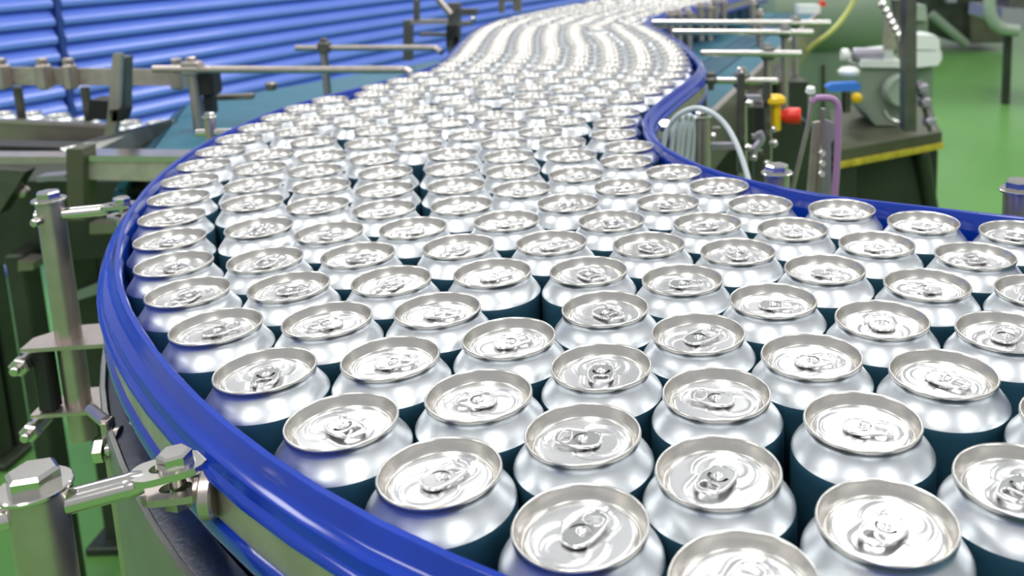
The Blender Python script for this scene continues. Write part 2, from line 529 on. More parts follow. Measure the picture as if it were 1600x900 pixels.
# ledge, rim and side plate outside the rail on the near bend
MB().sweep(NEARL, [(0.001, z0 - 0.086), (0.0185, z0 - 0.089), (0.0185, z0 - 0.100), (0.001, z0 - 0.100)], 1).build('wear_ledge', 'navy', cv)
MB().sweep(NEARL, [(0.0190, z0 - 0.300), (0.0190, z0 - 0.0870), (0.0200, z0 - 0.0850), (0.0228, z0 - 0.0850), (0.0238, z0 - 0.0870), (0.0238, z0 - 0.300)], 1).build('side_plate', 'plate', cv)
MB().sweep(NEARR, [(0.0190, z0 - 0.300), (0.0190, z0 - 0.0870), (0.0200, z0 - 0.0850), (0.0228, z0 - 0.0850), (0.0238, z0 - 0.0870), (0.0238, z0 - 0.300)], -1).build('side_plate', 'plate', cv)
FARR = [p for p in RRAIL if 0.9 < p[1] < 1.75]
MB().sweep(FARR, [(0.0110, z0 - 0.118), (0.0110, z0 - 0.062), (0.0150, z0 - 0.062), (0.0150, z0 - 0.118)], -1).build('skirt_plate', 'olive', cv)
for x, y in ((-0.42, 0.80), (0.36, 0.80), (0.02, 0.24), (-0.46, 1.35)):
    b = MB()
    b.box((x, y, 0.41), (0.05, 0.05, 0.78), bev=0.004)
    b.box((x, y, 0.012), (0.11, 0.11, 0.024), bev=0.004)
    b.build('leg', 'olive', cv)
for y0, xa, xb in ((0.80, -0.42, 0.36),):
    MB().box(((xa + xb) / 2, y0, 0.76), (xb - xa, 0.05, 0.08), bev=0.004).build('cross_beam', 'olive', cv)

# teal belt lanes that run on past the rails
dk = cv
E0, E1 = atz(1120, 167, -0.125), atz(1195, 97, -0.125)
ED = (E1 - E0).normalized()
EN = Vector((-ED.y, ED.x, 0))
zt = z0 - 0.125
for k in range(5):
    o = 0.004 + k * 0.0835
    a = E0 + EN * (o + 0.040) - ED * 0.65
    c = E0 + EN * (o + 0.040) + ED * 2.2
    b = MB()
    b.box(((a.x + c.x) / 2, (a.y + c.y) / 2, zt - 0.006), (0.0800, (c - a).length, 0.012), (EN, ED, Vector((0, 0, 1))), bev=0.002)
    b.build('belt_lane', 'teal' if k % 2 == 0 else 'teal_dark', dk)  # light and dark lanes: uneven reflection on the belts put into the colour
a, c = E0 - ED * 0.16, E0 + ED * 2.2
b = MB()
b.box(((a.x + c.x) / 2 - EN.x * 0.006, (a.y + c.y) / 2 - EN.y * 0.006, zt - 0.05), (0.016, (c - a).length, 0.115), (EN, ED, Vector((0, 0, 1))), bev=0.002)
b.build('side_rail', 'steel', dk)
for t in (0.3, 1.9):
    p = E0 + ED * t + EN * 0.1
    MB().box((p.x, p.y, (zt - 0.02) / 2), (0.05, 0.05, zt - 0.02), (EN, ED, Vector((0, 0, 1))), bev=0.004).build('leg', 'olive', dk)

# teal belt on the left with its rounded turn-down end
ld = cv
pA, pB = Vector((-0.985, 2.13)), Vector((-0.80, 1.57))
pC, pD = Vector((-0.30, 1.60)), Vector((-0.36, 2.85))
pE = Vector((-0.50, 2.80))
MB().prism([(p.x, p.y, zt - 0.002) for p in (pA, pB, pC, pD, pE)], (0, 0, -0.02)).build('belt_deck', 'teal', ld)
nd = (pB - pA)
nn = Vector((nd.y, -nd.x)).normalized() * -1
if nn.x > 0:
    nn = -nn
for k in range(7):
    b = MB()
    a0, a1 = math.radians(90 - k * 22), math.radians(90 - (k + 1) * 22 + 4)
    r0, r1 = 0.095, 0.083
    q = []
    for r, aa in ((r0, a0), (r0, a1), (r1, a1), (r1, a0)):
        q.append((nn * (r * math.cos(aa)), zt - 0.002 - r0 + r * math.sin(aa)))
    pts = [(pA.x + o.x, pA.y + o.y, z) for o, z in q]
    b.prism(pts, (nd.x, nd.y, 0))
    b.build('belt_module', 'teal_dark' if k % 2 else 'teal', ld)
for p in (Vector((-0.80, 2.05)), Vector((-0.60, 1.66)), Vector((-0.45, 2.6))):
    MB().box((p.x, p.y, (zt - 0.03) / 2), (0.05, 0.05, zt - 0.03), bev=0.004).build('leg', 'olive', ld)

# ------------------------------------------------------------------ cans
CANS = [p for p in [(0.1435,0.2314),(0.0399,0.2857),(-0.0188,0.319),(0.0996,0.3155),(0.0389,0.3524),(-0.0811,0.359),(0.1622,0.3384),(-0.0198,0.3857),(0.1103,0.3881),(0.046,0.4187),(-0.1368,0.4045),(-0.0735,0.4253),(0.2108,0.3841),(-0.0118,0.4519),(0.1636,0.4311),(0.1015,0.4556),(-0.1289,0.4707),(0.0437,0.4888),(-0.0655,0.4915),(-0.1949,0.4611),(0.1524,0.4988),(0.2155,0.4771),(-0.0099,0.5285),(0.0945,0.532),(-0.1151,0.536),(-0.1811,0.5264),(0.2991,0.4775),(0.0413,0.5721),(-0.2476,0.5218),(0.1963,0.549),(0.2609,0.5322),(-0.0217,0.5941),(0.1385,0.5822),(-0.0883,0.597),(-0.1563,0.5887),(-0.2249,0.5844),(0.3512,0.5193),(0.0852,0.6223),(0.0222,0.6442),(0.2463,0.5972),(-0.2915,0.5803),(0.187,0.6279),(-0.051,0.6563),(-0.1212,0.655),(-0.1942,0.6436),(0.3453,0.5858),(0.1338,0.668),(-0.2617,0.64),(0.0708,0.69),(-0.0054,0.7049),(0.2956,0.6422),(0.2364,0.6728),(-0.3283,0.6377),(-0.0914,0.7147),(-0.1662,0.7041),(0.1831,0.7129),(-0.2328,0.7),(0.1201,0.7348),(0.0432,0.7507),(-0.0427,0.7602),(-0.1365,0.7638),(-0.2966,0.7193),(-0.3593,0.6967),(-0.2031,0.7598),(0.0925,0.7954),(0.0058,0.8059),(-0.0879,0.8092),(-0.2672,0.7791),(-0.1519,0.8287),(-0.3867,0.7574),(0.0553,0.8506),(-0.2185,0.8247),(-0.0394,0.8549),(-0.3317,0.7957),(-0.1032,0.8742),(-0.2838,0.8445),(0.01,0.8995),(-0.167,0.8936),(-0.4101,0.8197),(-0.2336,0.8896),(-0.3553,0.8581),(-0.0472,0.934),(-0.1136,0.9401),(-0.3105,0.9075),(0.0147,0.9659),(-0.1774,0.9595),(-0.4288,0.8836),(-0.2599,0.9509),(-0.3747,0.9256),(-0.0603,0.9993),(-0.1266,1.0055),(-0.3235,0.9737),(-0.0015,1.0305),(-0.2241,1.007),(-0.4432,0.9486),(-0.3882,0.9909),(-0.0893,1.0608),(-0.1722,1.054),(-0.2875,1.0298),(-0.0003,1.0971),(-0.2362,1.0725),(-0.3577,1.0502),(-0.4531,1.0145),(-0.1367,1.1104),(-0.0623,1.1217),(-0.2967,1.1003),(-0.2126,1.1347),(0.0071,1.1633),(-0.4585,1.0809),(-0.3988,1.1109),(-0.1587,1.1739),(-0.0925,1.181),(-0.2711,1.1666),(-0.3364,1.1537),(-0.0351,1.2147),(-0.4583,1.1475),(-0.3986,1.1775),(-0.1956,1.2294),(-0.1313,1.2477),(0.017,1.259),(-0.2624,1.2326),(-0.3277,1.2198),(-0.0693,1.2719),(-0.4544,1.214),(-0.389,1.2458),(-0.2262,1.2885),(-0.0187,1.3152),(-0.3073,1.2848),(-0.1191,1.316),(0.0477,1.3208),(-0.1819,1.3382),(-0.4461,1.28),(-0.0688,1.3596),(-0.3692,1.3109),(0.0025,1.3783),(0.0689,1.384),(-0.3124,1.3512),(-0.1267,1.3937),(-0.4271,1.3438),(-0.2576,1.3891),(-0.1927,1.4039),(-0.0471,1.4226),(-0.3744,1.3846),(0.0308,1.4386),(-0.3173,1.4187),(-0.1044,1.4565),(0.0928,1.463),(-0.236,1.4545),(-0.1702,1.4665),(-0.0188,1.4829),(-0.3814,1.4508),(0.0431,1.5073),(-0.2966,1.482),(-0.0761,1.5167),(-0.2134,1.5172),(-0.1419,1.5267),(0.103,1.5365),(-0.009,1.5487),(-0.3559,1.5123),(-0.274,1.5447),(0.0508,1.578),(-0.0663,1.5826),(-0.1851,1.5774),(-0.3332,1.5749),(0.1106,1.6072),(-0.0044,1.6151),(-0.1267,1.6106),(-0.2457,1.6049),(0.0551,1.645),(-0.0618,1.6489),(-0.1843,1.6439),(-0.305,1.6352),(0.1152,1.6737),(-0.0036,1.6818),(-0.1204,1.6806),(-0.2446,1.6719),(0.0562,1.7116),(-0.0623,1.7155),(-0.18,1.7103),(-0.3042,1.7017),(0.1164,1.7403),(-0.0042,1.7484),(-0.121,1.7472),(-0.2403,1.7385),(0.0557,1.7782),(-0.0632,1.782),(-0.1807,1.7768),(-0.3,1.7681),(0.116,1.8068),(-0.0052,1.815),(-0.1219,1.8137),(-0.241,1.8052),(0.055,1.8448),(-0.065,1.8484),(-0.1815,1.8433),(-0.3007,1.8347),(0.1155,1.8735),(-0.0073,1.8816),(-0.1251,1.8809),(-0.2426,1.8717),(0.0528,1.9114),(-0.0662,1.9149),(-0.1873,1.9096),(-0.3034,1.9011),(0.1119,1.9426),(-0.0085,1.9482),(-0.1323,1.9471),(-0.248,1.9381),(0.0511,1.9779),(-0.0748,1.9809),(-0.1931,1.9758),(-0.3083,1.9675),(-0.0167,2.0143),(-0.1382,2.0135),(0.105,2.017),(-0.2532,2.0046),(0.0435,2.0441),(-0.0807,2.0471),(-0.1983,2.0421),(-0.313,2.034),(-0.0232,2.0806),(-0.1438,2.0799),(0.0979,2.0832),(-0.2579,2.0715),(0.0363,2.1103),(-0.0865,2.1133),(-0.2033,2.1096),(-0.3168,2.1024),(-0.0297,2.1476),(-0.1478,2.1464),(0.0898,2.1499),(-0.2623,2.1404),(0.0294,2.1778),(-0.0902,2.1797),(-0.2078,2.1783),(-0.3208,2.1722),(-0.151,2.2129),(0.081,2.2195),(-0.2664,2.2106),(0.019,2.2435),(-0.0934,2.2461),(-0.2094,2.2449),(-0.3249,2.2425),(-0.0365,2.2803),(-0.1525,2.2795),(0.0709,2.2852),(-0.268,2.2771),(-0.0947,2.3125),(-0.211,2.3115),(0.0155,2.3218),(-0.3276,2.3097),(-0.1515,2.347),(-0.0426,2.3539),(-0.2703,2.3437),(0.0581,2.3728),(-0.2102,2.378),(-0.0994,2.3885),(-0.3284,2.3766),(-0.0249,2.418),(-0.1582,2.4196),(-0.2683,2.4103),(0.039,2.4365),(-0.0817,2.4527),(-0.3258,2.4434),(-0.2023,2.4695),(-0.0091,2.4825),(-0.2684,2.4768),(-0.1383,2.4878),(0.0603,2.4995),(-0.0677,2.5178),(-0.3195,2.5195),(-0.1885,2.5346),(-0.005,2.5489),(-0.2547,2.5419),(-0.1245,2.553),(0.0593,2.566),(-0.0615,2.5841),(-0.3107,2.5855),(-0.1819,2.6008),(0.0119,2.6132),(-0.2481,2.6081),(-0.118,2.6193),(0.089,2.6256),(-0.0446,2.6485),(-0.2983,2.6519),(-0.1681,2.666),(0.0413,2.6729),(-0.2353,2.6734),(-0.1011,2.6836),(0.1056,2.69),(-0.0152,2.7082),(-0.148,2.7309),(-0.2797,2.7232),(0.0576,2.7375),(-0.0718,2.7434),(-0.2143,2.7365),(0.1398,2.747),(0.0012,2.7727),(-0.1198,2.7913),(0.0927,2.794),(-0.2579,2.7868),(-0.1862,2.7967),(-0.0554,2.8079),(0.1676,2.8075),(0.0233,2.8355),(-0.102,2.8554),(-0.2339,2.8489),(0.0852,2.8601),(-0.1684,2.8608),(-0.0332,2.8707),(0.1506,2.8718),(0.2112,2.8993),(0.0474,2.9149),(-0.2115,2.9116),(-0.0798,2.9182),(-0.146,2.9235),(0.1129,2.9266),(-0.0156,2.9357),(0.1731,2.9548),(0.2394,2.9595),(-0.1879,2.9751),(0.0747,2.9811),(-0.1223,2.9857),(-0.0559,2.9887),(0.0101,2.9971),(0.135,3.0094),(0.2013,3.0151),(0.2677,3.0197),(-0.1643,3.0374),(-0.098,3.0477),(-0.0311,3.0505),(0.035,3.0589),(0.1629,3.0699),(0.0974,3.0819),(0.2293,3.0755),(0.2957,3.0799),(-0.14,3.0995),(-0.0728,3.1094),(-0.0054,3.1119),(0.0571,3.1349),(0.1899,3.1307),(0.123,3.1441),(0.2563,3.1364),(0.3228,3.1406),(-0.1149,3.1611),(-0.0015,3.1783),(0.1952,3.1971),(-0.0632,3.2032),(0.0596,3.2049),(0.1299,3.2104),(0.266,3.2022),(0.35,3.2012),(-0.007,3.2447),(0.2265,3.2559),(0.3087,3.2534),(-0.0687,3.2695),(0.0541,3.2713),(0.1613,3.2691),(0.377,3.2619),(0.2692,3.307),(0.1003,3.3192),(-0.0309,3.3243),(0.3358,3.3142),(0.2003,3.3259),(0.0343,3.3436),(0.4045,3.3224),(0.2643,3.3734),(0.1065,3.3855),(-0.015,3.389),(0.3633,3.3748),(0.2018,3.3963),(0.432,3.383),(0.3132,3.4187),(0.0334,3.4348),(0.1432,3.441),(0.2524,3.4459),(0.3821,3.4387),(0.4481,3.4475),(0.1048,3.4959),(0.3324,3.483),(0.0362,3.5014),(0.1714,3.5014),(0.2716,3.5103),(0.4078,3.5004),(0.4862,3.5019),(0.0648,3.5617),(0.3579,3.5446),(0.2008,3.5611),(0.1348,3.5717),(0.4459,3.555),(0.2972,3.5719),(0.513,3.5628),(0.3952,3.5998),(0.0917,3.6227),(0.2173,3.6257),(0.3347,3.6277),(0.4585,3.6204),(0.5415,3.6228),(0.1202,3.683),(0.4089,3.6649),(0.2525,3.6823),(0.4985,3.6736),(0.3488,3.6934),(0.569,3.6834),(0.2126,3.7363),(0.449,3.7182),(0.1462,3.7443),(0.2798,3.7431),(0.3888,3.7467),(0.5186,3.7371),(0.597,3.7437),(0.24,3.7971),(0.1735,3.8052),(0.4691,3.7816),(0.3078,3.8036),(0.4091,3.8105),(0.5533,3.794),(0.6244,3.8043),(0.2666,3.8583),(0.2002,3.8662),(0.5039,3.8386),(0.3329,3.8654),(0.4439,3.8676),(0.5806,3.8547),(0.6462,3.8672),(0.2276,3.927),(0.2943,3.9234),(0.5311,3.8993),(0.3609,3.9259),(0.4708,3.9285),(0.6026,3.9176),(0.6792,3.9249),(0.2549,3.9878),(0.3221,3.984),(0.5536,3.9625),(0.3887,3.9865),(0.4936,3.9915),(0.6357,3.9754),(0.7019,3.9874),(0.2816,4.0489),(0.5866,4.0204),(0.4159,4.0474),(0.3488,4.0542),(0.5255,4.0501),(0.6585,4.0379),(0.7334,4.046),(0.3089,4.1097),(0.6095,4.083),(0.3758,4.1152),(0.4422,4.1087),(0.5496,4.1122),(0.6897,4.0968),(0.7577,4.108),(0.3363,4.1705),(0.6394,4.1424),(0.4027,4.1763),(0.4693,4.1696),(0.5791,4.1721),(0.7143,4.1586),(0.7859,4.1683),(0.3627,4.2317),(0.6654,4.2038),(0.4292,4.2375),(0.4955,4.2309),(0.6056,4.2333),(0.7418,4.2193),(0.8125,4.2293),(0.39,4.2925),(0.6927,4.2646),(0.4565,4.2985),(0.5229,4.2917),(0.6329,4.2942),(0.7685,4.2803),(0.8393,4.2902),(0.4168,4.3535),(0.7196,4.3256),(0.4832,4.3596),(0.5496,4.3528),(0.6598,4.3552),(0.7952,4.3413),(0.8659,4.3512),(0.4435,4.4146),(0.7463,4.3867),(0.5102,4.4206),(0.5785,4.4129),(0.6866,4.4163),(0.822,4.4023),(0.4712,4.4752),(0.8928,4.4121),(0.7732,4.4478),(0.6014,4.4756),(0.7134,4.4774),(0.8487,4.4633),(0.4973,4.5365),(0.5637,4.5306),(0.9194,4.4731),(0.6308,4.5354),(0.7999,4.5089),(0.7401,4.5385),(0.8753,4.5244),(0.5246,4.5974),(0.591,4.5915),(0.9461,4.5341),(0.6575,4.5965),(0.8266,4.57),(0.7669,4.5996),(0.902,4.5855),(0.5508,4.6586),(0.6173,4.6528),(0.9729,4.5951),(0.6838,4.6578),(0.8533,4.6311),(0.7936,4.6607),(0.9286,4.6466),(0.5775,4.7198),(0.6439,4.714),(0.9994,4.6561),(0.7105,4.7189),(0.8799,4.6922),(0.8202,4.7219),(0.9556,4.7076),(0.604,4.7809),(0.6705,4.7751),(1.0263,4.717),(0.737,4.7801),(0.9069,4.7532),(0.8472,4.7829),(0.9816,4.769),(0.6309,4.8419),(1.0534,4.7779),(0.6975,4.8455),(0.7641,4.8411),(0.9329,4.8146),(0.8708,4.8452),(1.0108,4.8291),(0.6575,4.9031),(0.792,4.9016),(0.9684,4.8804),(0.9054,4.9023),(0.7498,4.9532),(0.684,4.9643),(0.8527,4.9432),(0.9315,4.9637),(0.8053,4.9901),(0.711,5.0253),(0.7729,5.0499),(0.8512,5.0386),(0.8152,5.1015),(0.7486,5.1121)] if p[1] < 3.70]
RB = 0.0331


def in_view(p):
    d = p[1] * math.cos(PITCH) + H * math.sin(PITCH)
    u = p[1] * math.sin(PITCH) - H * math.cos(PITCH)
    a_, b_ = FPX * p[0] / d, -FPX * u / d
    x = PX + a_ * math.cos(ROLL) - b_ * math.sin(ROLL)
    y = PY + a_ * math.sin(ROLL) + b_ * math.cos(ROLL)
    return x - FPX * 0.036 / d < 1600 and y - FPX * 0.022 / d < 900


CANS = [p for p in CANS if in_view(p)]
BODY = [(0.0262, -0.0026), (0.0259, -0.0036), (0.0260, -0.0048), (0.0265, -0.0060), (0.0275, -0.0078), (0.0289, -0.0098), (0.0304, -0.0118), (0.0318, -0.0136), (0.0327, -0.0152)]
SLEEVE = [(0.0327, -0.0152), (0.0330, -0.0166), (RB, -0.0190), (RB, -0.1100), (0.0318, -0.1160), (0.0275, -0.1205), (0.0240, -0.1220), (0.0215, -0.1195), (0.0, -0.1120)]
SEAM = [(0.0262, -0.0027), (0.0268, -0.0026), (0.0271, -0.0019), (0.0271, -0.0009), (0.0268, -0.0002), (0.0264, 0.0), (0.0259, -0.0003), (0.0256, -0.0010), (0.0253, -0.0020), (0.0238, -0.0058), (0.0233, -0.0066), (0.0227, -0.0066), (0.0222, -0.0058)]
ZP = -0.0049


def sstep(e0, e1, x):
    t = max(0.0, min(1.0, (x - e0) / (e1 - e0)))
    return t * t * (3 - 2 * t)


def lid_h(x, y):
    """relief of the end panel: debossed area round the tab, opening bead, finger dimple"""
    u = (x + 0.0195) / 0.0375
    hw = 0.0
    if 0 < u < 1:
        base = 0.0142 * math.sqrt(max(0.0, 1 - ((x + 0.0065) / 0.0132) ** 2)) if x < 0.0015 else 0.0
        neck = 0.0090 * (max(0.0, 1 - max(0.0, (x - 0.0100) / 0.0078) ** 2)) ** 0.5 if x > -0.004 else 0.0
        hw = max(base, neck)
    e = hw - abs(y)
    h = -0.00055 * sstep(-0.0005, 0.0007, e) + 0.00022 * math.exp(-((e + 0.0007) / 0.0006) ** 2) * (1 if hw > 0 else 0)
    d = math.sqrt(((x + 0.0098) / 0.0078) ** 2 + (y / 0.0088) ** 2) - 1
    h += 0.00034 * math.exp(-(d / 0.09) ** 2)
    h -= 0.0005 * math.exp(-((x - 0.0142) ** 2 + y * y) / 0.0032 ** 2)
    return h


def lid_mesh(nr, ns, nseam):
    b = MB()
    b.lathe(SEAM, nseam, mi=0, sharp=80)
    vs, fs = [], []
    R0 = 0.0222
    for i in range(nr):
        r = R0 * (1 - i / nr)
        for k in range(ns):
            a = 2 * math.pi * k / ns
            x, y = r * math.cos(a), r * math.sin(a)
            edge = sstep(0.0210, 0.0222, r)
            vs.append((x, y, ZP + lid_h(x, y) * (1 - edge) - 0.0009 * edge))
    for i in range(nr - 1):
        for k in range(ns):
            j = (k + 1) % ns
            fs.append([i * ns + k, i * ns + j, (i + 1) * ns + j, (i + 1) * ns + k])
    vs.append((0, 0, ZP + lid_h(0, 0)))
    c = len(vs) - 1
    for k in range(ns):
        fs.append([(nr - 1) * ns + k, (nr - 1) * ns + (k + 1) % ns, c])
    b.add(vs, fs, 1, True)
    return b


def tab_outline(s, n=36):
    """egg-shaped tab outline, s scales its width inward"""
    out = []
    for k in range(n):
        a = 2 * math.pi * k / n
        ca, sa = math.cos(a), math.sin(a)
        x = 0.0026 + (0.0118 - s) * math.copysign(abs(ca) ** 0.72, ca)
        w = 0.0077 - 0.05 * max(0, x - 0.003)
        y = (w - s) * math.copysign(abs(sa) ** 0.72, sa)
        out.append((x, y))
    return out


def tz(x):
    return ZP + 0.0010 + 0.030 * (x + 0.006)


def tab_builder():
    b = MB()
    o = tab_outline(0.0008)
    b.tube([(x, y, tz(x)) for x, y in o + o[:1]], 0.00080, 8, cap=False)
    bm = bmesh.new()

    def loop(pts):
        v = [bm.verts.new((x, y, 0)) for x, y in pts]
        return [bm.edges.new((v[i], v[(i + 1) % len(v)])) for i in range(len(v))]
    es = loop(tab_outline(0.0012))
    hole = []
    for k in range(16):
        a = 2 * math.pi * k / 16
        hole.append((0.0083 + 0.0030 * math.copysign(abs(math.cos(a)) ** 0.6, math.cos(a)), 0.0044 * math.copysign(abs(math.sin(a)) ** 0.7, math.sin(a))))
    es += loop(hole)
    slot = [(0.0045 * math.cos(a), 0.0049 * math.sin(a)) for a in [math.radians(q) for q in range(-100, 101, 20)]]
    slot += [(0.0030 * math.cos(a), 0.0034 * math.sin(a)) for a in [math.radians(q) for q in range(100, -101, -20)]]
    es += loop(slot)
    bmesh.ops.triangle_fill(bm, edges=es, use_beauty=True)
    vs = [(v.co.x, v.co.y, tz(v.co.x) + 0.0002) for v in bm.verts]
    bm.verts.index_update()
    fs = []
    for f in bm.faces:
        q = [v.index for v in f.verts]
        nz = (f.verts[1].co - f.verts[0].co).cross(f.verts[2].co - f.verts[0].co).z
        fs.append(q if nz > 0 else q[::-1])
    b.add(vs, fs)
    n = len(vs)
    b.add([(x, y, z - 0.0007) for x, y, z in vs], [f[::-1] for f in fs])
    # hole walls (curled lips)
    b.tube([(x, y, tz(x)) for x, y in hole + hole[:1]], 0.00045, 6, cap=False)
    bm.free()
    return b


def rivet_builder():
    return MB().lathe([(0.0024, ZP - 0.0004), (0.0024, ZP + 0.0016), (0.0021, ZP + 0.0020), (0.0015, ZP + 0.0020), (0.0011, ZP + 0.0016), (0.00001, ZP + 0.0015)], 16, sharp=60)


def body_mesh(n):
    b = MB()
    b.lathe(BODY, n, mi=0, sharp=60)
    b.lathe(SLEEVE, n, mi=1, sharp=60)
    return b


me_body = body_mesh(56).mesh('body', ['alu_body', 'print'])
me_lid = lid_mesh(30, 84, 64).mesh('lid', ['alu_seam', 'alu_lid'])
me_tab = tab_builder().mesh('pull_tab', ['alu_tab'])
me_riv = rivet_builder().mesh('rivet', ['alu_tab'])

TABDIR = {(889, 823): 55, (681, 730): 50, (536, 651): -40, (415, 575): -75, (335, 503): 30, (292, 450): -100, (273, 407): -40, (753, 613): 172,
          (617, 556): 4, (511, 497): 190, (452, 444): 6, (611, 435): -112, (686, 481): -12, (767, 424): 28, (806, 524): 24, (918, 416): -55,
          (942, 475): -48, (1064, 432): -10, (1082, 516): 35, (946, 570): -92, (912, 679): 168, (1121, 743): -125, (1127, 624): 158, (1256, 555): 8,
          (1202, 467): -14, (1349, 654): -16, (1467, 580): -48, (1370, 500): 84, (1288, 420): -32, (1449, 447): 163, (1522, 402): 188, (1368, 381): -12,
          (1435, 345): -20, (1309, 324): -8, (1236, 355): 100, (1154, 390): 105, (1015, 377): -42, (970, 337): 92, (1104, 344): 200, (877, 371): 30,
          (739, 379): -112, (653, 353): 195, (565, 394): -5, (520, 360): -35, (419, 402): 82, (1365, 819): -140, (1567, 748): -138, (1564, 513): 45,
          (1580, 363): -25, (1139, 901): 60, (407, 352): 95, (1183, 314): 120, (1053, 311): -30, (1129, 284): 15, (902, 310): -95, (812, 337): 8, (266, 369): -20}
TW = [((atz(px, py, 0)).xy, a) for (px, py), a in TABDIR.items()]
ORD = ['zeroth', 'first', 'second', 'third', 'fourth', 'fifth', 'sixth', 'seventh', 'eighth', 'ninth', 'tenth', 'eleventh', 'twelfth', 'thirteenth', 'fourteenth',
       'fifteenth', 'sixteenth', 'seventeenth', 'eighteenth', 'nineteenth', 'twentieth', 'twenty-first', 'twenty-second', 'twenty-third', 'twenty-fourth', 'twenty-fifth']
DIRS = ['right', 'back right', 'back', 'back left', 'left', 'front left', 'front', 'front right']


def near_path(p, path):
    best = (9, 0)
    for i, q in enumerate(path):
        d = math.dist(p, q)
        if d < best[0]:
            best = (d, i)
    return best


def seg_dist(p, path):
    d, i = near_path(p, path)
    m = d
    for k in (i - 1, i):
        if 0 <= k < len(path) - 1:
            a, b_ = Vector(path[k]), Vector(path[k + 1])
            t = max(0, min(1, (Vector(p) - a).dot(b_ - a) / (b_ - a).length_squared))
            m = min(m, (Vector(p) - a - (b_ - a) * t).length)
            if m < d:
                d = m
                i = k + t
    return d, i


info = []
for idx, p in enumerate(CANS[:293]):
    best = None
    for w, a in TW:
        if (w - Vector(p)).length < 0.02:
            best = a
    ang = best if best is not None else random.uniform(-180, 180)
    info.append([idx, p, ang])
NEAR = 128
files = {}
for idx, p, ang in info[:NEAR]:
    dl, il = seg_dist(p, LRAIL)
    dr, ir = seg_dist(p, RRAIL)
    key = 'right' if dr < 0.050 else 1 + int(round((dl - 0.0345) / 0.0578))
    files.setdefault(key, []).append((ir if key == 'right' else il, idx))
LABEL = {}
for key, lst in files.items():
    lst.sort()
    for k, (u, idx) in enumerate(lst):
        dirw = DIRS[int(round(info[idx][2] / 45.0)) % 8]
        if key == 'right':
            LABEL[idx] = 'silver can, tab to %s, %s from the front along the right blue rail' % (dirw, ORD[k + 1])
        elif key == 1:
            LABEL[idx] = 'silver can, tab to %s, %s from the front against the left blue rail' % (dirw, ORD[k + 1])
        else:
            LABEL[idx] = 'silver can, tab to %s, %s in the %s file from left rail' % (dirw, ORD[k + 1], ORD[key])
for idx, p, ang in info:
    far = idx >= NEAR
    if far:
        lb = 'small blurred silver can with dark teal body in the crowd further along'
        gp = 'blurred cans in the middle distance'
    else:
        lb = LABEL[idx]
        gp = 'cans on the near bend of the conveyor'
    e = bpy.data.objects.new('drink_can', None)
    e.empty_display_size = 0.02
    e.location = (p[0], p[1], ZL)
    e.rotation_euler = (0, 0, math.radians(ang))
    COL.objects.link(e)
    tag(e, lb, 'can', gp)
    for nm, me in (('body', me_body), ('lid', me_lid), ('pull_tab', me_tab)):
        o = bpy.data.objects.new(nm, me)
        o.parent = e
        COL.objects.link(o)
        if nm == 'pull_tab':
            r = bpy.data.objects.new('rivet', me_riv)
            r.parent = o
            COL.objects.link(r)
# everything further off: one object
src = MB()
src.lathe(BODY[::2], 20, mi=0, sharp=60)
src.lathe([(0.0327, -0.0152), (RB, -0.0190), (RB, -0.1100), (0.0275, -0.1205), (0.0, -0.1205)], 20, mi=1, sharp=60)
src.lathe([(0.0262, -0.0027), (0.0271, -0.0012), (0.0264, 0.0), (0.0256, -0.0010), (0.0235, -0.0062), (0.0222, ZP)], 20, mi=2, sharp=80)
src.lathe([(0.0222, ZP), (0.0, ZP)], 20, mi=3)
oo = tab_outline(0.0005, 12)
src.add([(x, y, tz(x)) for x, y in oo] + [(x, y, ZP) for x, y in oo], [list(range(12))] + [[k, k + 12, (k + 1) % 12 + 12, (k + 1) % 12][::-1] for k in range(12)], 3)
far = MB()
for p in CANS[293:]:
    mt = Matrix.Translation((p[0], p[1], ZL)) @ Matrix.Rotation(random.uniform(0, 6.28), 4, 'Z')
    o = len(far.v)
    far.v += [mt @ q for q in src.v]
    far.f += [[i + o for i in f] for f in src.f]
    far.m += src.m
    far.sm += src.sm
tag(far.build('distant_cans', ['alu_body', 'print', 'alu_seam', 'alu_lid']), 'mass of blurred silver cans on the far stretch of the conveyor', 'cans', kind='stuff')

# a few cans stand on the neighbouring line at the far left
for k, (px, py) in enumerate(((2, 176), (46, 176), (90, 179), (134, 184), (202, 190), (246, 190), (290, 190))):
    p = at(px, py, 2.17)
    e = bpy.data.objects.new('drink_can', None)
    e.location = p
    e.rotation_euler = (0, 0, random.uniform(0, 6))
    COL.objects.link(e)
    w = ['leftmost', 'second', 'third', 'fourth', 'fifth', 'sixth', 'seventh'][k]
    tag(e, 'blurred silver can on the neighbouring line below the flat bar, %s from the left' % w if k else 'blurred silver can on the neighbouring line at the left edge of the photo', 'can', 'cans on the neighbouring line')
    for nm, me in (('body', me_body), ('lid', me_lid), ('pull_tab', me_tab)):
        o = bpy.data.objects.new(nm, me)
        o.parent = e
        COL.objects.link(o)

# ------------------------------------------------------------------ rail supports
UP = Vector((0, 0, 1))


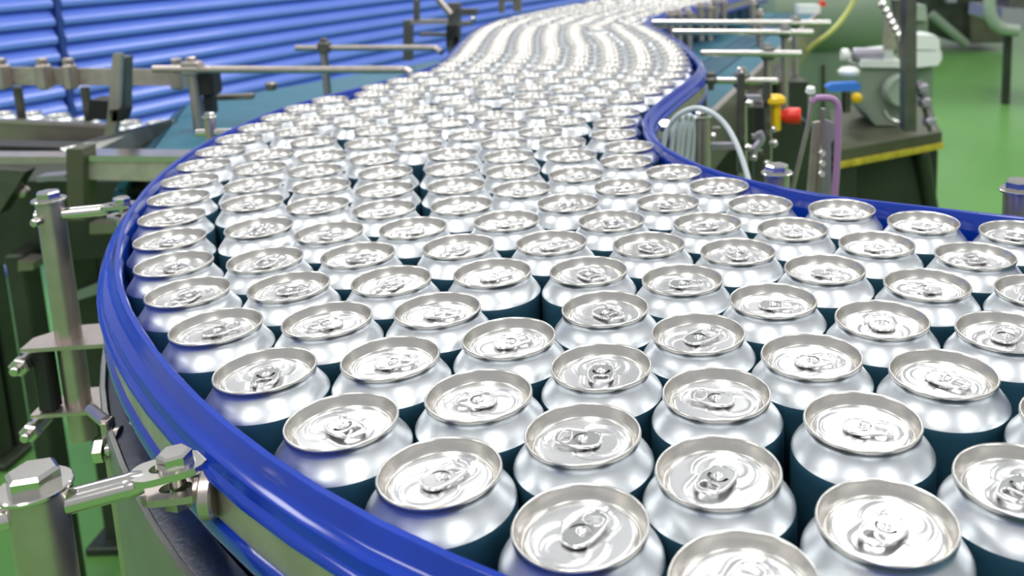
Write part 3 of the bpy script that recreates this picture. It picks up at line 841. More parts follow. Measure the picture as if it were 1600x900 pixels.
def slot_plate(b, c, d, L, W, sl, sw, th, mi=0):
    """flat tongue with a slot through it: centre c, long direction d"""
    c = Vector(c)
    d = Vector(d).normalized()
    e = UP.cross(d).normalized()

    def stad(l, w, n=9):
        r = w / 2
        h = l / 2 - r
        out = []
        for s_ in (1, -1):
            for k in range(n):
                a = math.radians(-90 + 180 * k / (n - 1))
                out.append((s_ * (h + r * math.cos(a)), s_ * r * math.sin(a)))
        return out
    o, i = stad(L, W), stad(sl, sw)
    n = len(o)
    vs = []
    for z in (th / 2, -th / 2):
        for x, y in o:
            vs.append(c + d * x + e * y + UP * z)
        for x, y in i:
            vs.append(c + d * x + e * y + UP * z)
    fs = []
    for k in range(n):
        j = (k + 1) % n
        fs.append([k, j, n + j, n + k])
        fs.append([2 * n + k, 3 * n + k, 3 * n + j, 2 * n + j])
        fs.append([k, 2 * n + k, 2 * n + j, j])
        fs.append([n + k, n + j, 3 * n + j, 3 * n + k])
    b.add(vs, fs, mi)


def support(top, r, zbot, label, arm=None, arm_r=0.0058, bracket=None, back=None, group=None, n=24, turn=0.3):
    """post with a washer and hex cap bolt, a round arm ending in a slotted fork and the rail bracket"""
    top = Vector(top)
    t = thing('support_post', (top.x, top.y, zbot), label, 'post', group)
    MB().lathe([(r, 0), (r, top.z - zbot - 0.001), (r - 0.001, top.z - zbot)], n, (top.x, top.y, zbot), UP, cap0=True, cap1=True).build('tube', 'steel', t)
    MB().cyl(top, top + UP * 0.0025, r * 1.28, n, bev=0.0006).build('washer', 'steel_bright', t)
    MB().hexbolt(top + UP * 0.0025, r * 0.93, r * 0.62, turn=turn).build('cap_bolt', 'steel_bright', t)
    if arm is not None:
        arm = Vector(arm)
        a0 = Vector((top.x, top.y, arm.z))
        d = (arm - a0).normalized()
        bk = back if back is not None else r + 0.012
        if bracket is None:
            ap = MB()
            ap.cyl(a0 - d * bk, arm, arm_r, 16, bev=0.001)
            ap.build('arm', 'steel_bright', t)
        else:
            neck = arm - d * 0.017
            ap = MB()
            ap.cyl(a0 - d * bk, neck, arm_r, 18, bev=0.001)
            ap.lathe([(arm_r, 0), (arm_r * 1.05, 0.003), (arm_r * 0.9, 0.008)], 18, neck - d * 0.002, d, cap1=True)
            ap = ap.build('arm', 'steel_bright', t)
            f = MB()
            slot_plate(f, arm + UP * 0.003, d, 0.034, 0.019, 0.017, 0.0085, 0.0035)
            f.build('fork', 'steel_bright', ap)
            bo = MB()
            bo.cyl(arm + d * 0.003 - UP * 0.016, arm + d * 0.003 + UP * 0.005, 0.0038, 14)
            bo.cyl(arm + d * 0.003 + UP * 0.0048, arm + d * 0.003 + UP * 0.0060, 0.0085, 20)
            bo.hexbolt(arm + d * 0.003 + UP * 0.0060, 0.0078, 0.0055, turn=0.2 + turn)
            bo.hexbolt(arm + d * 0.003 - UP * 0.0165, 0.0070, 0.005)
            bo.build('fork_bolt', 'steel_bright', ap)
            br = Vector(bracket)
            w = (br - arm)
            w.z = 0
            w = w.normalized()
            lo_ = arm - UP * 0.0085
            f = MB()
            slot_plate(f, lo_ + w * 0.002, w, 0.032, 0.019, 0.015, 0.0085, 0.0035)
            f.prism([lo_ + w * 0.016 + UP.cross(w) * 0.008, lo_ + w * 0.016 - UP.cross(w) * 0.008, br - UP.cross(w) * 0.008 - UP * 0.002, br + UP.cross(w) * 0.008 - UP * 0.002], UP * 0.0035)
            f.cyl(br - w * 0.003, br + w * 0.0035, 0.0125, 24, bev=0.001)
            f.hexbolt(br - w * 0.003 + UP * 0.004, 0.0052, 0.004, -w)
            f.build('rail_bracket', 'steel', t)
    return t


def rail_pt(path, i, o, side):
    a, b_ = Vector(path[i - 1]), Vector(path[i + 1])
    tt = (b_ - a).normalized()
    q = Vector(path[i]) + Vector((-tt.y, tt.x)) * side * o
    return q


# the two posts beside the near bend
cl = atz(265, 742, -0.020)
pb = atz(60, 796, -0.020)
q = rail_pt(LRAIL, 23, 0.0150, 1)
tB = support((pb.x, pb.y, z0 - 0.010), 0.0120, 0.0, 'shiny steel post with hex cap bolt in the lower left corner', arm=(cl.x, cl.y, z0 - 0.020), bracket=(q.x, q.y, z0 - 0.031), back=0.05, group='rail support posts', n=32, turn=0.5)
cl = atz(186, 326, -0.020)
pa = atz(80, 336, -0.020)
q = rail_pt(LRAIL, 36, 0.0150, 1)
zA = at(121, 684, pa.y).z
tA = support((pa.x, pa.y, z0 - 0.006), 0.0120, zA, 'tall steel post with clamp plates to the left of the blue rail', arm=(cl.x, cl.y, z0 - 0.020), bracket=(q.x, q.y, z0 - 0.031), back=0.014, group='rail support posts', n=28)
# clamp plates on the tall post
for py0, k in ((533, 0), (634, 1)):
    z = at(110, py0, pa.y).z
    c = Vector((pa.x, pa.y, z))
    d = Vector((1, 0.12, 0)).normalized()
    e = UP.cross(d)
    b = MB()
    b.prism([c - d * 0.036 - e * 0.020, c + d * 0.052 - e * 0.024, c + d * 0.052 + e * 0.030, c - d * 0.010 + e * 0.030, c - d * 0.036 + e * 0.006], UP * 0.004)
    b.build('clamp_plate', 'steel', tA)
    b = MB()
    h = c - d * 0.036 - e * 0.014 - UP * 0.012
    b.cyl(h + e * 0.020, h - e * 0.006, 0.0075, 18, bev=0.001)
    b.hexbolt(h - e * 0.006, 0.0095, 0.008, -e)
    b.cyl(h - e * 0.014, h - e * 0.022, 0.0045, 14, bev=0.001)
    b.build('clamp_bolt', 'steel_bright', tA)
zt0, zt1 = at(110, 634, pa.y).z + 0.004, at(110, 533, pa.y).z
MB().box((pa.x - 0.020, pa.y - 0.012, (zt0 + zt1) / 2), (0.016, 0.016, zt1 - zt0), bev=0.002).build('spacer_block', 'black', tA)
b = MB()
b.cyl((pa.x - 0.004, pa.y - 0.0120, z0 - 0.022), (pa.x - 0.006, pa.y - 0.020, z0 - 0.022), 0.0040, 12, bev=0.001)
b.build('set_screw', 'steel_bright', tA)

# flat bracket bolted to the conveyor side under the rail
fb = thing('frame_bracket', atz(172, 730, -0.13), 'upright steel strip bracket with a hex bolt below the blue rail', 'bracket')
c0, c1 = at(170, 655, 0.56), at(176, 735, 0.56)
b = MB()
b.box(((c0.x + c1.x) / 2, 0.56, (c0.z + c1.z) / 2 - 0.04), (0.0055, 0.010, c0.z - c1.z + 0.08), bev=0.001)
b.build('strip', 'steel', fb)
b = MB()
hc = at(165, 702, 0.555)
b.hexbolt(hc, 0.0085, 0.0065, (-1, -0.15, 0))
b.cyl(hc + Vector((0.001, 0, 0)), hc + Vector((0.022, 0.003, 0)), 0.0045, 14)
b.build('bolt', 'steel_bright', fb)
b = MB()
b.cyl(hc + Vector((0.007, 0.001, 0.004)), hc + Vector((0.010, 0.0015, 0.004)), 0.0105, 18)
b.box(hc + Vector((0.010, 0.004, -0.030)), (0.006, 0.012, 0.03), bev=0.001)
b.build('washer_stack', 'steel', fb)
b = MB()
b.cyl(at(142, 640, 0.60), at(166, 660, 0.56), 0.0040, 12)
b.build('stay_rod', 'steel', fb)

# posts further along the left rail
LEFTP = [((327, 184), 1.17, 0.0075, (372, 205), 'short steel post with bolt head against the left rail by the teal belt'),
         ((300, 99), 1.78, 0.0110, None, 'steel post holding the lower long steel rod at the left'),
         ((505, 70), 2.02, 0.0090, None, 'thin dark post holding the upper long steel rod')]
for (px, py), Y, r, ap, lb in LEFTP:
    tp = at(px, py, Y)
    arm = None
    if ap:
        q = at(ap[0], ap[1], Y)
        arm = Vector((q.x, q.y, tp.z - 0.02))
    support(tp, r, z0 - 0.32, lb, arm=arm, arm_r=0.005, group='rail support posts', n=16)


def rod(name, pts, r, label, m='steel_bright', cat='rod', group='guide rods'):
    b = MB()
    b.tube(bez(pts, 6) if len(pts) > 2 else pts, r, 14)
    return tag(b.build(name, m), label, cat, group)


def off(p, Y):
    return at(p[0], p[1], Y)


rod('guide_rod', [off((240, 108), 1.755), off((420, 109), 1.74), off((615, 109), 1.72), off((634, 110), 1.70), off((645, 116), 1.68)], 0.0075, 'long steel rod with bent tip above the teal belt, lower of two', 'steel')
rod('guide_rod', [off((462, 75), 2.005), off((560, 75), 2.0), off((670, 75), 1.98), off((683, 77), 1.97), off((690, 82), 1.96)], 0.0068, 'shorter steel rod with bent tip by the left rail, upper of two', 'steel')
b = MB()
c = off((300, 106), 1.76)
b.box(c, (0.035, 0.03, 0.028), bev=0.004)
b.hexbolt(c + UP * 0.014, 0.010, 0.008)
b.hexbolt(c + Vector((0.02, -0.01, 0.006)), 0.008, 0.008, (0.6, -0.8, 0.2))
tag(b.build('rod_clamp', 'steel'), 'steel clamp block gripping the lower left rod', 'clamp', 'rod clamps')
b = MB()
c = off((507, 74), 2.0)
b.box(c, (0.026, 0.028, 0.026), bev=0.004)
b.hexbolt(c + UP * 0.013, 0.009, 0.007)
tag(b.build('rod_clamp', 'steel_dark'), 'dark clamp block gripping the upper left rod', 'clamp', 'rod clamps')
b = MB()
c = off((328, 128), 1.80)
b.box(c, (0.030, 0.05, 0.055), bev=0.006)
b.box(c - UP * 0.045 + Vector((-0.004, 0, 0)), (0.018, 0.03, 0.04), bev=0.003)
tag(b.build('sensor', 'black'), 'black sensor block hanging beside the lower left rod', 'sensor')
b = MB()
b.box(off((368, 151), 1.85), (0.075, 0.02, 0.012), bev=0.002)
b.cyl(off((424, 141), 1.9), off((424, 137), 1.9) + UP * 0.012, 0.012, 14, bev=0.003)
tag(b.build('belt_guide', 'brown'), 'small tan guide strip at the edge of the teal belt', 'strip')

# ------------------------------------------------------------------ neighbouring line, far left
nb = thing('side_conveyor', (at(60, 220, 1.95).x, 1.95, 0), 'neighbouring conveyor with steel side walls on a dark base, left edge', 'conveyor')


def sheet(pts, Y, th, name, m, parent):
    """plate through pixel corners, each with its own distance"""
    P3 = []
    for k, p in enumerate(pts):
        P3.append(at(p[0], p[1], Y[k] if isinstance(Y, (list, tuple)) else Y))
    return MB().prism(P3, th).build(name, m, parent)


sheet([(-90, 187), (168, 199), (172, 232), (-90, 228)], 1.95, (0, 0.012, 0), 'side_wall', 'brown', nb)
sheet([(-90, 183), (168, 195), (168, 200), (-90, 188)], 1.945, (0, 0.02, 0), 'top_edge', 'steel', nb)
sheet([(104, 232), (222, 199), (272, 188), (258, 242), (128, 246)], [1.50, 1.78, 1.90, 1.86, 1.50], (0.004, 0.012, 0), 'wing_plate', 'plate', nb)
sheet([(100, 231), (222, 197), (272, 186), (273, 189), (222, 202), (108, 236)], [1.495, 1.775, 1.895, 1.895, 1.775, 1.495], (0, -0.012, 0.002), 'wing_edge', 'steel_bright', nb)
sheet([(-90, 226), (112, 231), (112, 241), (-90, 240)], 1.60, (0, 0.05, 0), 'under_rail', 'black', nb)
sheet([(-90, 245), (108, 245), (108, 255), (-90, 258)], 1.45, (0, 0.04, 0), 'beam', 'steel', nb)
sheet([(124, 243), (300, 245), (300, 253), (124, 252)], 1.43, (0, 0.05, 0.0), 'beam', 'steel_bright', nb)
sheet([(124, 252), (300, 253), (300, 285), (124, 280)], 1.435, (0, 0.05, 0.0), 'beam_web', 'steel_band', nb)
sheet([(103, 233), (128, 233), (131, 345), (106, 345)], 1.42, (0, 0.04, 0.0), 'corner_post', 'olive', nb)
zb2 = at(60, 176, 2.17).z - 0.124
MB().box((at(90, 200, 2.2).x, 2.2, zb2 - 0.01), (0.9, 0.34, 0.02), bev=0.003).build('belt', 'teal_dark', nb)
for px in (-40, 118):
    p = at(px, 300, 2.3)
    MB().box((p.x, p.y, zb2 / 2), (0.06, 0.06, zb2 - 0.002), bev=0.004).build('leg', 'frame_dark', nb)

fg = thing('guard_bar', (at(140, 122, 2.0).x, 2.0, at(140, 200, 2.0).z), 'flat tan steel bar with clamps above the neighbouring cans', 'guard rail')
sheet([(4, 105), (284, 109), (284, 134), (4, 133)], 2.0, (0, 0.008, 0), 'flat_bar', 'steel_band', fg)
for px, w in ((-3, 14), (62, 14), (104, 12), (271, 16)):
    c = at(px + w / 2, 120, 1.985)
    b = MB()
    b.box(c, (w * 0.0018, 0.03, 0.056), bev=0.004)
    b.hexbolt(c + UP * 0.028, 0.012, 0.014)
    b.build('clamp', 'steel', fg)
for px in (31, 136):
    a, c = at(px, 135, 2.02), at(px, 190, 2.02)
    MB().box(((a.x + c.x) / 2, 2.02, (a.z + c.z) / 2), (0.017, 0.012, a.z - c.z), bev=0.002).build('hanger', 'steel_dark', fg)
sheet([(176, 84), (189, 84), (186, 168), (179, 212), (163, 212), (169, 166)], 1.80, (0, 0.014, 0), 'slanted_strip', 'steel', fg)
sheet([(181, 88), (196, 90), (194, 178), (183, 178)], 1.815, (0, 0.03, 0), 'strip_backing', 'steel_dark', fg)
sheet([(140, 156), (168, 158), (166, 188), (137, 186)], 1.86, (0, 0.05, 0), 'clamp_block', 'black', fg)
sheet([(168, 172), (196, 170), (190, 190), (166, 190)], 1.80, (0, 0.03, 0), 'pivot', 'black', fg)

# dark machine under it
mc = nb
sheet([(-140, 282), (228, 284), (222, 398), (-140, 425)], 1.66, (0, 0.22, 0), 'housing', 'frame_dark', mc)
sheet([(-40, 262), (40, 268), (-2, 335), (-40, 352)], 1.55, (0, 0.03, 0), 'angled_plate', 'steel_dark', mc)
sheet([(140, 349), (190, 349), (190, 364), (140, 366)], 1.58, (0, 0.03, 0), 'cross_bar', 'brown', mc)
sheet([(55, 277), (100, 273), (102, 281), (58, 285)], 1.52, (0, 0.03, 0), 'shelf_lip', 'lilac', mc)
b = MB()
c = at(40, 299, 1.58)
b.lathe([(0.0, 0.016), (0.008, 0.013), (0.0105, 0.006), (0.010, 0)], 16, c, (0, -1, 0))
b.build('knob', 'steel', mc)
sheet([(28, 408), (52, 410), (52, 422), (28, 424)], 1.56, (0, 0.04, 0), 'lower_bar', 'brown', mc)
for px, w, y0, yb in ((16, 0.036, 400, 1.60), (122, 0.07, 395, 1.85), (-70, 0.06, 400, 2.2), (205, 0.05, 390, 2.4)):
    a = at(px, y0, yb)
    b = MB()
    b.box((a.x, yb + 0.03, a.z / 2), (w, 0.05, a.z - 0.001), bev=0.004)
    b.box((a.x, yb + 0.03, 0.01), (w + 0.06, 0.11, 0.02), bev=0.003)
    b.build('leg', 'frame_dark', mc)
sheet([(120, 455), (175, 432), (178, 452), (112, 472)], 1.84, (0, 0.03, 0), 'stay', 'lilac', mc)

# brackets in front of the blue wall, top centre
bf = thing('bracket_frame', (at(690, 90, 2.62).x, 2.62, z0 - 0.13), 'dark cluster of brackets and posts before the blue wall', 'bracket')
for (x0, y0, x1, y1, nm, m) in ((630, 32, 643, 95, 'post', 'steel_dark'), (700, 5, 718, 88, 'post', 'steel_dark'), (640, 31, 706, 38, 'crossbar', 'steel'), (714, 14, 745, 24, 'crossbar', 'steel_dark'), (716, 34, 738, 40, 'crossbar', 'brown'),
                            (655, 52, 700, 57, 'rail', 'steel_dark'), (779, -4, 787, 20, 'post', 'steel_dark'), (802, -4, 814, 18, 'post', 'steel_dark'), (784, -3, 806, 3, 'crossbar', 'steel_dark'), (697, 40, 716, 74, 'block', 'black'), (646, 0, 653, 35, 'thin_post', 'steel_dark')):
    sheet([(x0, y0), (x1, y0), (x1, y1), (x0, y1)], 2.62, (0, 0.03, 0), nm, m, bf)
b = MB()
b.cyl(at(684, -2, 2.6), at(704, 22, 2.6), 0.010, 12)
b.build('lever', 'steel', bf)
b = MB()
b.lathe([(0.001, 0.012), (0.007, 0.009), (0.009, 0.0)], 14, at(739, 30, 2.6), (0, -1, 0.2))
b.build('bolt', 'steel_bright', bf)

# ------------------------------------------------------------------ right of the rail
RP = [((1214, 272), 0.845, 0.0120, 'steel post with bright bolt head behind the right blue rail, centre right', (1180, 300)),
      ((1592, 299), 0.735, 0.0125, 'dark steel post with bolt head at the right edge of the photo', None),
      ((1098, 184), 1.150, 0.0095, 'steel post with washer and bolt inside the grey hose arch', None)]
for (px, py), Y, r, lb, ap in RP:
    support(at(px, py, Y), r, z0 - 0.30, lb, group='rail support posts', n=24)
for (px, py), Y, r, x0, x1, yr, lb in (((1159, 112), 1.52, 0.0085, 1118, 1216, 126, 'nearest of the posts carrying a short bright rod beside the teal lanes'),
                                       ((1199, 74), 1.83, 0.0085, 1094, 1253, 83, 'post carrying the second bright rod across the teal lanes'),
                                       ((1226, 42), 2.16, 0.0090, 1050, 1271, 50, 'post carrying the third bright rod over the teal lanes'),
                                       ((1243, 27), 2.42, 0.0090, 1018, 1298, 35, 'farthest post carrying the longest bright rod')):
    t = support(at(px, py, Y), r, z0 - 0.55, lb, group='rod posts', n=16)
    a, c = at(x0, yr, Y - 0.02), at(x1, yr + 1, Y - 0.02)
    b = MB()
    b.cyl(a, c, 0.0056 + (Y - 1.5) * 0.0022, 14, bev=0.002)
    b.build('rod', 'steel_bright', t)
    b = MB()
    cc = at(px, yr, Y - 0.008)
    b.box(cc, (0.026, 0.03, 0.028), bev=0.004)
    b.build('clamp', 'steel_dark', t)
b = MB()
c = at(1111, 126, 1.50)
b.hexbolt(c + UP * 0.006, 0.008, 0.008)
b.box(c, (0.018, 0.02, 0.012), bev=0.003)
b.cyl(c - UP * 0.004, c - UP * 0.016, 0.005, 12)
tag(b.build('rod_clamp', 'steel_dark'), 'small bolt clamp at the rail end of the nearest bright rod', 'clamp', 'rod clamps')
for k, (px, py, Y) in enumerate(((1094, 12, 2.75), (1108, 14, 2.8), (1117, 5, 3.0), (1130, 6, 3.05), (1176, 8, 3.0), (1187, 24, 2.8), (1048, 25, 2.6), (1060, 24, 2.62), (1075, 23, 2.66))):
    c = at(px, py, Y)
    b = MB()
    b.lathe([(0.011, -0.10), (0.011, 0.0), (0.016, 0.001), (0.016, 0.006), (0.010, 0.008), (0.010, 0.016), (0.006, 0.019), (0.0, 0.0195)], 14, c, UP, cap0=True, sharp=40)
    tag(b.build('rail_pin', 'steel'), 'blurred steel pin behind the far right rail, %s counted from its near end' % ORD[[6, 7, 8, 0, 1, 2, 3, 4, 5][k] + 1], 'pin', 'pins along the far right rail')

# hoses
hz = thing('air_hose', (at(1090, 250, 1.10).x, 1.10, z0 - 0.14), 'grey air hose arching over a coil behind the right rail', 'hose')
pts = [at(x, y, Y) for x, y, Y in ((1034, 262, 1.10), (1036, 232, 1.10), (1043, 203, 1.10), (1060, 180, 1.09), (1087, 169, 1.08), (1113, 177, 1.07), (1134, 196, 1.06), (1151, 226, 1.04), (1164, 262, 1.02), (1174, 300, 1.0))]
MB().tube(bez(pts, 6), 0.0034, 12).build('arch', 'hose', hz)
for k, (cx, w, top) in enumerate(((1056, 16, 181), (1066, 18, 178), (1074, 20, 180), (1082, 18, 183), (1090, 20, 187))):
    Y = 1.12 + k * 0.009
    loop = []
    for j in range(20):
        a = 2 * math.pi * j / 20
        x = cx + w * 0.45 * math.cos(a) + 4 * math.sin(a)
        y = top + 52 - 52 * math.sin(a)
        loop.append(at(x, y, Y + 0.008 * math.cos(a)))
    MB().tube(loop + loop[:1], 0.0033, 10, cap=False).build('coil_loop', 'hose', hz)
b = MB()
b.cyl(at(1037, 206, 1.13), at(1046, 205, 1.13), 0.006, 14, bev=0.001)
b.hexbolt(at(1046, 205, 1.13), 0.010, 0.008, (1, 0, 0))
b.hexbolt(at(1039, 200, 1.13), 0.009, 0.008, (0, -0.5, 1))
b.build('fitting', 'steel_bright', hz)

# pneumatic fittings between the posts
pf = thing('fitting_block', (at(1180, 220, 1.30).x, 1.30, z0 - 0.22), 'cluster of small steel fittings and rods left of the emergency button', 'fittings')
for x0, y0, x1, y1, nm, m in ((1153, 115, 1164, 270, 'upright', 'steel_dark'), (1194, 128, 1204, 250, 'upright', 'steel_dark'), (1168, 160, 1200, 168, 'shelf', 'steel_bright'), (1166, 150, 1190, 162, 'block', 'lilac'),
                              (1112, 200, 1126, 206, 'shelf', 'steel_bright'), (1112, 225, 1150, 234, 'shelf', 'lilac'), (1182, 170, 1194, 205, 'block', 'black'), (1176, 212, 1190, 218, 'shelf', 'lilac'), (1178, 236, 1194, 300, 'block', 'steel_dark')):
    sheet([(x0, y0), (x1, y0), (x1, y1), (x0, y1)], 1.33, (0, 0.014, 0), nm, m, pf)
b = MB()
b.tube(bez([at(1186, 206, 1.31), at(1190, 218, 1.31), at(1180, 232, 1.31), at(1176, 250, 1.31)], 6), 0.006, 10)
b.build('elbow', 'lilac', pf)
for px, py, r in ((1170, 231, 0.006), (1208, 224, 0.007), (1208, 202, 0.005), (1178, 246, 0.005), (1197, 255, 0.005), (1171, 162, 0.006), (1114, 213, 0.005)):
    b = MB()
    b.hexbolt(at(px, py, 1.31), r, 0.006, (0, -1, 0.3))
    b.lathe([(r * 0.7, 0.006), (r * 0.6, 0.010), (0.0, 0.011)], 12, at(px, py, 1.31), (0, -1, 0.3))
    b.build('bolt', 'steel_bright', pf)

# emergency stop
es = thing('emergency_stop', (at(1214, 205, 1.34).x, 1.34, at(1214, 206, 1.34).z), 'yellow switch box with a red mushroom emergency button', 'button')
c = at(1212, 180, 1.345)
MB().box(c, (0.012, 0.026, 0.048), bev=0.003).build('box', 'yellow', es)
b = MB()
b.lathe([(0.014, 0), (0.017, 0.004), (0.016, 0.010), (0.011, 0.014), (0.0, 0.015)], 20, c + UP * 0.024 + Vector((-0.002, -0.004, -0.006)), UP, cap0=True)
b.build('cover', 'yellow', es)
d = Vector((1, -0.25, -0.02)).normalized()
b = MB()
k0 = c + d * 0.008
b.lathe([(0.0090, 0), (0.0095, 0.006), (0.0120, 0.008), (0.0128, 0.011), (0.0128, 0.026), (0.0118, 0.029), (0.0, 0.030)], 24, k0, d, cap0=True, sharp=50)
b.build('push_button', 'red', es)

# bracket with the mauve hose
mh = thing('hose_bracket', (at(1285, 285, 1.06).x, 1.06, z0 - 0.14), 'steel bracket with a mauve hose bent over its top', 'bracket')
MB().tube(bez([at(x, y, 1.05) for x, y in ((1268, 160), (1275, 154), (1290, 153), (1303, 156), (1310, 168), (1310, 190), (1309, 230), (1307, 268), (1304, 310))], 6), 0.0042, 12).build('hose', 'pink', mh)
MB().tube([at(1268, 152, 1.06), at(1264, 190, 1.06), at(1252, 240, 1.06), at(1236, 305, 1.06)], 0.0030, 10).build('stay_rod', 'steel', mh)
sheet([(1284, 170), (1290, 170), (1284, 310), (1277, 310)], 1.08, (0, 0.006, 0), 'upright', 'steel', mh)
sheet([(1271, 192), (1281, 190), (1274, 310), (1261, 310)], 1.09, (0, 0.006, 0), 'plate', 'steel_band', mh)
sheet([(1287, 186), (1302, 192), (1307, 208), (1298, 226), (1300, 310), (1288, 310)], 1.10, (0, 0.01, 0), 'cover', 'lilac', mh)
b = MB()
for px, py in ((1284, 240), (1284, 256), (1283, 272)):
    b.hexbolt(at(px, py, 1.075), 0.0045, 0.006, (0, -1, 0.3))
b.build('bolts', 'steel_bright', mh)
b = MB()
b.lathe([(0.0, 0.010), (0.005, 0.008), (0.006, 0.002), (0.004, 0)], 12, at(1266, 146, 1.05), (0, -0.3, 1))
b.build('end_cap', 'white', mh)

# dark cabinet below the teal lanes
cb = cv
sheet([(1050, 160), (1215, 165), (1268, 196), (1268, 420), (1050, 420)], [2.05, 2.05, 2.05, 2.05, 2.05], (0, 0.5, 0), 'housing', 'frame_dark', cb)
sheet([(1215, 128), (1262, 128), (1262, 420), (1215, 420)], [2.3] * 4, (0, 0.4, 0), 'column', 'frame_dark', cb)
zc = at(1100, 420, 2.05).z
for px in (1070, 1250):
    p = at(px, 420, 2.2)
    MB().box((p.x, 2.25, (zc + 0.02) / 2), (0.06, 0.06, zc + 0.02), bev=0.004).build('leg', 'frame_dark', cb)

# pump unit: tank, cabinet, gearbox, on a table with a yellow edge
tk = thing('tank', (at(1300, 150, 4.35).x, 4.35, 0), 'pale green horizontal tank above a green cabinet, upper right', 'tank')
a, c = at(1202, 22, 4.35), at(1392, 22, 4.35)
b = MB()
d = (c - a).normalized()
L = (c - a).length
R_ = 0.21
b.lathe([(0.0, -0.05), (R_ * 0.6, -0.04), (R_ * 0.93, -0.012), (R_, 0.0), (R_, L), (R_ * 0.93, L + 0.012), (R_ * 0.6, L + 0.04), (0.0, L + 0.05)], 40, a, d, sharp=60)
b.build('vessel', 'pale_green', tk)
zlow = at(1300, 75, 4.35).z
xa, xb = at(1215, 150, 4.25).x, at(1352, 150, 4.25).x
b = MB()
b.box(((xa + xb) / 2, 4.40, zlow / 2 + 0.02), (xb - xa, 0.36, zlow - 0.03), bev=0.01)
b.build('cabinet', 'pale_green', tk)
b = MB()
b.box(((xa + xb) / 2, 4.212, zlow * 0.62), (0.008, 0.02, zlow * 0.6))
b.build('door_seam', 'frame_dark', tk)
sheet([(1248, 8), (1282, 8), (1282, 22), (1248, 22)], 3.85, (0, 0.08, 0), 'label_box', 'white', tk)
sheet([(1283, 2), (1290, 2), (1290, 10), (1283, 10)], 3.85, (0, 0.05, 0), 'lamp', 'red', tk)

gb = thing('gear_motor', (at(1385, 190, 2.7).x, 2.7, at(1385, 200, 2.7).z), 'grey green gear motor with white top on the yellow edged table', 'motor')
sheet([(1350, 104), (1416, 104), (1422, 120), (1420, 168), (1404, 196), (1368, 196), (1352, 175), (1344, 120)], 2.68, (0, 0.16, 0), 'housing', 'motor_green', gb)
sheet([(1347, 94), (1412, 96), (1420, 106), (1345, 105)], 2.66, (0, 0.19, 0), 'top_plate', 'white', gb)
b = MB()
c = at(1404, 142, 2.66)
b.lathe([(0.052, 0.0), (0.052, 0.02), (0.046, 0.03), (0.040, 0.032), (0.036, 0.026), (0.0, 0.026)], 28, c, (0.1, -1, 0.1), sharp=40)
b.build('end_cap', 'motor_green', gb)
b = MB()
b.cyl(at(1332, 86, 2.7), at(1378, 86, 2.7), 0.022, 20, bev=0.003)
b.build('coupling', 'lilac', gb)
b = MB()
b.cyl(at(1314, 86, 2.7), at(1326, 86, 2.7), 0.020, 20, bev=0.004)
b.build('collar', 'white', gb)
sheet([(1362, 78), (1396, 74), (1398, 97), (1362, 97)], 2.69, (0, 0.06, 0), 'terminal_box', 'white', gb)
b = MB()
b.lathe([(0.020, 0), (0.030, 0.004), (0.032, 0.014), (0.022, 0.024), (0.0, 0.026)], 20, at(1326, 118, 2.62), UP, cap0=True)
b.build('filler_cap', 'white', gb)
b = MB()
b.tube(bez([at(x, y, 2.6) for x, y in ((1380, 172), (1386, 182), (1396, 189), (1418, 193))], 6), 0.007, 10)
b.build('handle', 'steel_bright', gb)

vl = thing('valve', (at(1320, 150, 2.55).x, 2.55, at(1320, 165, 2.55).z), 'blue lever valve with a yellow knob left of the gear motor', 'valve')
sheet([(1291, 136), (1300, 131), (1340, 129), (1346, 134), (1344, 141), (1296, 144)], 2.55, (0, 0.03, 0), 'lever', 'lever_blue', vl)
b = MB()
b.lathe([(0.0, 0.02), (0.012, 0.016), (0.016, 0.006), (0.014, 0.0)], 18, at(1339, 153, 2.54), (-0.3, -1, 0), cap0=True)
b.build('knob', 'yellow', vl)
b = MB()
b.cyl(at(1322, 143, 2.57), at(1322, 175, 2.57), 0.013, 14)
b.build('stem', 'steel_dark', vl)

tb = thing('pump_table', (at(1400, 260, 2.5).x, 2.5, 0), 'dark green table with worn yellow edge under the gear motor', 'table')
zt2 = at(1385, 198, 2.68).z
f0, f1 = atz(1306, 236, zt2 - ZL), atz(1472, 206, zt2 - ZL)
r1 = atz(1432, 150, zt2 - ZL)
l1 = r1 + (f0 - f1)
MB().prism([f0, f1, r1, l1], (0, 0, -0.05)).build('top', 'olive', tb)
fd = (f1 - f0).normalized()
fn = Vector((fd.y, -fd.x, 0))
b = MB()
b.box((f0 + f1) / 2 + fn * 0.004 - UP * 0.040, ((f1 - f0).length, 0.010, 0.016), (fd, fn, UP))
b.build('edge_tape', 'gold_edge', tb)
for p in (f0 + fd * 0.04, f1 - fd * 0.05, r1 - fd * 0.05 + (f1 - r1) * 0.1, l1 + fd * 0.05 + (f0 - l1) * 0.1):
    MB().box((p.x, p.y + 0.04, (zt2 - 0.05) / 2), (0.06, 0.06, zt2 - 0.051), bev=0.004).build('leg', 'frame_dark', tb)
mid = (f0 + f1) / 2 + Vector((-0.05, 0.25, 0))
MB().box((mid.x, mid.y, (zt2 - 0.05) / 2), (0.36, 0.34, zt2 - 0.051), bev=0.01).build('cupboard', 'frame_dark', tb)
b = MB()
b.cyl(f1 - fd * 0.08 - UP * 0.05, f1 + fd * 0.08 + Vector((0, 0, -zt2 + 0.02)), 0.022, 10)
b.build('stay', 'frame_dark', tb)

